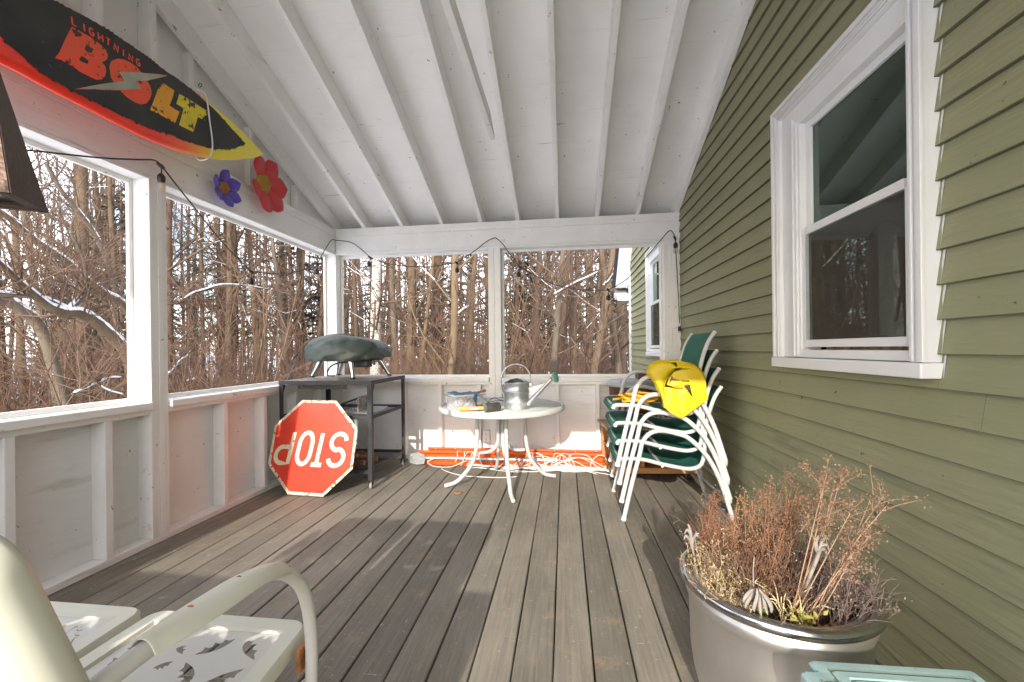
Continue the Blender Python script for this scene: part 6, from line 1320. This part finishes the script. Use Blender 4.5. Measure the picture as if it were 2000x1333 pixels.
snowy_limb(t, [(-6.25, 4.6539, 1.6567), (-6.25, 4.5162, 1.7222), (-6.25, 4.3853, 1.7844), (-6.25, 4.2121, 1.8133), (-6.25, 4.0724, 1.8138), (-6.25, 3.7749, 1.815)], .05, .03, barkB)
snowy_limb(t, [(-6.2, 4.5443, 1.6335), (-6.2, 4.5894, 1.7281), (-6.2, 4.658, 1.8138), (-6.2, 4.7343, 1.9091), (-6.2, 4.7541, 2.1125), (-6.2, 4.7329, 2.3425), (-6.2, 4.6537, 2.5233), (-6.2, 4.5876, 2.6696)], .045, .02, barkB, (0, .4))
t = thing('leaning_tree', (-7.4, 6.613, 1.773), 'upper leaning tree with a long snow lined limb, in the nearest left opening', 'tree')
snowy_limb(t, [(-7.4, 6.7449, 1.0395), (-7.4, 6.2625, 1.9034), (-7.4, 5.9442, 2.0976), (-7.4, 5.6531, 2.2992), (-7.4, 5.4838, 2.4654), (-7.4, 5.2913, 2.5935), (-7.4, 5.0806, 2.7141), (-7.4, 4.9389, 2.8208), (-7.4, 4.7776, 2.9631), (-7.4, 4.5269, 3.1043)], .085, .05, barkA, (.1, 1))
snowy_limb(t, [(-7.5, 5.6566, 2.0635), (-7.5, 5.4889, 2.2521), (-7.5, 5.3299, 2.4769), (-7.5, 5.2084, 2.6535), (-7.5, 5.0908, 2.7574)], .04, .025, barkB)
snowy_limb(t, [(-7.6, 6.4319, 1.9422), (-7.6, 6.2673, 2.2757), (-7.6, 6.1116, 2.7659), (-7.6, 5.9241, 3.141), (-7.6, 5.7102, 3.4038), (-7.6, 5.496, 3.6458), (-7.6, 5.3206, 3.9595)], .06, .035, barkB, (.4, .7))
t = thing('fallen_limb', (-5.6, 4.047, 1.661), 'snow edged broken trunk slanting down right from the left edge of the photo', 'tree')
snowy_limb(t, [(-7.9, 4.8221, 1.9675), (-7.9, 5.0345, 1.9218), (-7.9, 5.2035, 1.7915), (-7.9, 5.3819, 1.6305), (-7.9, 5.5049, 1.3239), (-7.9, 5.5986, 0.9106), (-7.9, 5.7615, 0.2491), (-7.9, 5.8266, -0.2553)], .09, .11, barkB, (.1, .55))
for i, (P, r, lab) in enumerate((
 ([(-6.6, 6.4823, 2.0117), (-6.6, 6.7357, 2.1861), (-6.6, 7.0062, 2.297), (-6.6, 7.3574, 2.435), (-6.6, 7.8075, 2.5026), (-6.6, 8.3093, 2.5337), (-6.6, 8.9584, 2.5213), (-6.6, 9.627, 2.5226)], .022, 'snow topped branch arching under the string lights in the second left opening'),
 ([(-7.0, 8.8887, 2.2869), (-7.0, 9.3136, 2.2104), (-7.0, 9.7767, 2.1011), (-7.0, 10.0778, 2.166), (-7.0, 10.3531, 2.2444)], .014, 'short dark branch with snow at its tip in the second left opening'),
 ([(-6.4, 6.0431, 0.7569), (-6.4, 6.1794, 0.8917), (-6.4, 6.2923, 0.9982), (-6.4, 6.4184, 1.082), (-6.4, 6.5496, 1.2132)], .02, 'snow patched branch low at the left end of the second left opening'),
 ([(-6.0, 4.4309, 0.6413), (-6.0, 4.5695, 0.6908), (-6.0, 4.716, 0.7562), (-6.0, 4.8706, 0.8117), (-6.0, 5.0739, 0.7977)], .018, 'snow topped branch low in the nearest left opening'),
 ([(-5.8, 4.5874, 0.7213), (-5.8, 4.7064, 0.6515), (-5.8, 4.9022, 0.5773)], .016, 'lowest snow covered branch beside the post in the nearest left opening'),
 ([(-0.218, 8.3, 2.1706), (-0.0166, 8.3, 2.2857), (0.2332, 8.3, 2.4185), (0.4809, 8.3, 2.5205), (0.7269, 8.3, 2.6415)], .030, 'bright snow covered branch in the middle of the right back opening'),
 ([(0.7163, 7.9, 2.2654), (0.8286, 7.9, 2.3752), (0.9687, 7.9, 2.5402), (1.0616, 7.9, 2.631)], .040, 'snow covered limb close to the far house corner'),
 ([(-2.1314, 8.3, 1.8495), (-2.0243, 8.3, 1.9403), (-1.886, 8.3, 2.0198)], .030, 'short snow lump branch in the left back opening'))):
    t = thing('snowy_branch', P[0], lab, 'branch'); snowy_limb(t, P, r, r*.6, twigm, (.05, .95))

def seen(x, y):
    d = math.hypot(x, y); u = 1103+820*x/y if y > .5 else -999
    n_ = 'near' if d < 17 else ('mid distance' if d < 24 else 'far')
    o_ = 'left of the photo edge' if u < 0 else 'nearest left opening' if u < 262 else 'second left opening' if u < 650 else 'left back opening' if u < 962 else 'right back opening' if u < 1232 else 'behind the house corner'
    return ', '+n_+', '+o_
# ---- more trees farther back: copies of a few grown trees
far_protos = []
grp = ['bare trees deep in the woods', 'saplings at the edge of the woods']
fl = ['bare brown tree in the winter woods', 'grey bare tree in the winter woods', 'thin crooked bare tree in the winter woods', 'reddish bare tree in the winter woods']
spots = []
rt_.seed(5)
while len(spots) < 84:
    b = R(rt_.uniform(-84, 22)); d = rt_.uniform(12.5, 34); x, y = d*math.sin(b), d*math.cos(b)
    if x > -6.5 and y < 11.5: continue
    if x > .6+.03*y and y < 13: continue
    if all((x-a)**2+(y-c)**2 > 1.0 for a, c in spots): spots.append((x, y))
for i in range(4): far_protos.append(tree('bare_tree', (0, 0, 0), [13, 15, 11, 14][i], [.11, .13, .07, .10][i], [barkA, barkB, barkR, barkR][i], fl[i], grp[0], nb=24, low=.14, snow=.3, straight=.03, blen=.26))
for i, (x, y) in enumerate(spots):
    p = far_protos[i % 4]; c = p if i < 4 else copy_tree(p); c['label'] = fl[i % 4]+seen(x, y); c.location = (x, y, gh(x, y)-.2); c.rotation_euler = (rt_.uniform(-.05, .05), rt_.uniform(-.05, .05), rt_.uniform(0, 6.28)); s_ = rt_.uniform(.8, 1.25); c.scale = (s_, s_, s_)
# saplings with fine upswept twigs near the porch
sp_spots = []
while len(sp_spots) < 34:
    b = R(rt_.uniform(-80, 16)); d = rt_.uniform(7.6, 15); x, y = d*math.sin(b), d*math.cos(b)
    if x > -5.8 and y < 7.3: continue
    if y < 5.5 and x > -11: continue
    if x > .55 and y < 13: continue
    if all((x-a)**2+(y-c)**2 > .5 for a, c in sp_spots): sp_spots.append((x, y))
def sapling(i):
    t = thing('sapling', (0, 0, 0), 'slender bare sapling with fine reddish twigs at the edge of the woods', 'sapling', grp[1]); S = [Sticks(5), Sticks(4), Sticks(3)]
    for q in range([2, 3, 4, 5][i]):
        a = rt_.uniform(0, 6.28); d = Vector((.28*math.cos(a), .28*math.sin(a), 1)).normalized(); H = rt_.uniform(2.2, 4.0)
        limb(S, None, Vector((.1*math.cos(a), .1*math.sin(a), 0)), d, H, rt_.uniform(.014, .028), 0, 3, 8, .10, 9, .10, 0)
    S[0].build('stems', barkT if i % 2 else barkR, t); S[1].build('branches', twigr, t); S[2].build('twigs', twigr, t); return t
sp_ = [sapling(i) for i in range(4)]
for i, (x, y) in enumerate(sp_spots):
    c = sp_[i % 4] if i < 4 else copy_tree(sp_[i % 4]); c['label'] = ['two stemmed', 'three stemmed', 'four stemmed', 'bushy'][i % 4]+' bare sapling with reddish twigs'+seen(x, y); c.location = (x, y, gh(x, y)-.1); c.rotation_euler = (0, 0, rt_.uniform(0, 6.28)); s_ = rt_.uniform(.8, 1.2); c.scale = (s_, s_, s_)
# dark conifers scattered behind
cp = [conifer('conifer', (0, 0, 0), 11, .12, 'dark evergreen conifer flecked with snow among the bare trees', 'conifers in the woods'), conifer('conifer', (0, 0, 0), 7.5, .09, 'smaller dark evergreen conifer flecked with snow among the bare trees', 'conifers in the woods', wid=.26, m=needles), conifer('conifer', (0, 0, 0), 14, .14, 'tall dark pine with high branches standing behind the bare trees', 'conifers in the woods', base=.25, wid=.17)]
cs = [[-4.11, 16.5], [-1.26, 15.95], [-0.66, 18.99], [1.63, 16.92], [-7.02, 22.95], [-3.75, 23.7], [1.41, 26.96], [-15.32, 12.86], [-12.71, 14.12], [-10.3, 17.14], [-18.28, 17.05], [-17.24, 22.06], [-9.72, 20.85], [-10.26, 28.19], [-15.0, 25.98], [0.0, 31.0], [-23.46, 17.05], [-19.94, 9.3], [-24.73, 8.03], [5.34, 27.49], [-11.18, 16.58], [-2.3, 21.88]]
for i, (x, y) in enumerate(cs):
    c = cp[i % 3] if i < 3 else copy_tree(cp[i % 3]); c['label'] = ['dark evergreen conifer flecked with snow', 'smaller dark conifer flecked with snow', 'tall dark pine with high branches'][i % 3]+seen(x, y); c.location = (x, y, gh(x, y)-.2); c.rotation_euler = (0, 0, rt_.uniform(0, 6.28)); s_ = rt_.uniform(.8, 1.15); c.scale = (s_, s_, s_)
# far woods as one mass of trunks and twigs; undergrowth as one mass of arching stems
S = Sticks(4); S3 = Sticks(3)
for i in range(520):
    b = R(rt_.uniform(-95, 30)); d = rt_.uniform(30, 75); x, y = d*math.sin(b), d*math.cos(b); H = rt_.uniform(11, 20); g = gh(x, y)-.3
    P = [Vector((x, y, g))]; dd = Vector((rt_.gauss(0, .06), rt_.gauss(0, .06), 1)).normalized()
    for q in range(5): dd = (dd+rv(.03)).normalized(); P.append(P[-1]+dd*H/5)
    S.add(P, rt_.uniform(.08, .2), .03)
    for q in range(16):
        f = rt_.uniform(.12, .95); j = min(4, int(f*5)); p = P[j].lerp(P[j+1], f*5-j); a = rt_.uniform(0, 6.28); nd = Vector((math.cos(a), math.sin(a), rt_.uniform(.2, 1.3))).normalized(); L = rt_.uniform(1, 3.2)
        S3.add([p, p+nd*L*.5+rv(.1), p+nd*L+Vector((0, 0, .2*L))], .035, .010)
        if q % 2: p2 = p+nd*L*.5; n2_ = (nd+rv(.6)).normalized(); S3.add([p2, p2+n2_*L*.3, p2+n2_*L*.6+Vector((0, 0, .1))], .02, .008)
t = S.build('far_woods', barkA); tag(t, kind='stuff'); t = S3.build('far_branches', twigm); tag(t, kind='stuff')
U = Sticks(3); U2 = Sticks(3)
for i in range(6000):
    b = R(rt_.uniform(-84, 20)); d = 8.2+rt_.random()**1.3*16; x, y = d*math.sin(b), d*math.cos(b)
    if x > -5.6 and y < 7.6: continue
    if x > .5 and y < 13: continue
    if y < 6 and x > -8.5: continue
    g = gh(x, y); H = rt_.uniform(1.2, 3.4); a = rt_.uniform(0, 6.28); ln = rt_.uniform(.1, .8); p = Vector((x, y, g)); dx = Vector((math.cos(a), math.sin(a), 0))
    P = [p+dx*H*ln*f*f+Vector((0, 0, H*(f-.28*f*f*ln))) for f in (0, .25, .5, .75, 1)]; U.add(P, rt_.uniform(.005, .011)*(d/11)**.5, .0025)
    for q in range(4):
        j = rt_.randrange(1, 4); nd = ((P[j+1]-P[j]).normalized()+rv(.5)).normalized(); L = rt_.uniform(.3, .9); U2.add([P[j], P[j]+nd*L*.5+rv(.02), P[j]+nd*L+Vector((0, 0, .05))], .006*(d/11)**.5, .002)
t = U.build('undergrowth', twigr); tag(t, kind='stuff'); t = U2.build('undergrowth_twigs', twigr); tag(t, kind='stuff')
# lumps of snow caught in the undergrowth
m = MB()
for i in range(300):
    b = R(rt_.uniform(-80, 18)); d = rt_.uniform(8.5, 20); x, y = d*math.sin(b), d*math.cos(b)
    if (x > -5.6 and y < 7.6) or (x > .5 and y < 13): continue
    c = Vector((x, y, gh(x, y)+rt_.uniform(.1, 2.4))); s_ = rt_.uniform(.015, .055)*(d/11); dd = rv(1)
    m.lathe([(0, -s_*.7), (s_*.7, -s_*.4), (s_*.9, .1*s_), (s_*.5, s_*.7), (0, s_*1.0)], c, 6, sx=rt_.uniform(.5, 1.3), sy=rt_.uniform(.6, 1.4))
o = m.build('snow_lumps', snowm, None, fix=False); tag(o, kind='stuff')
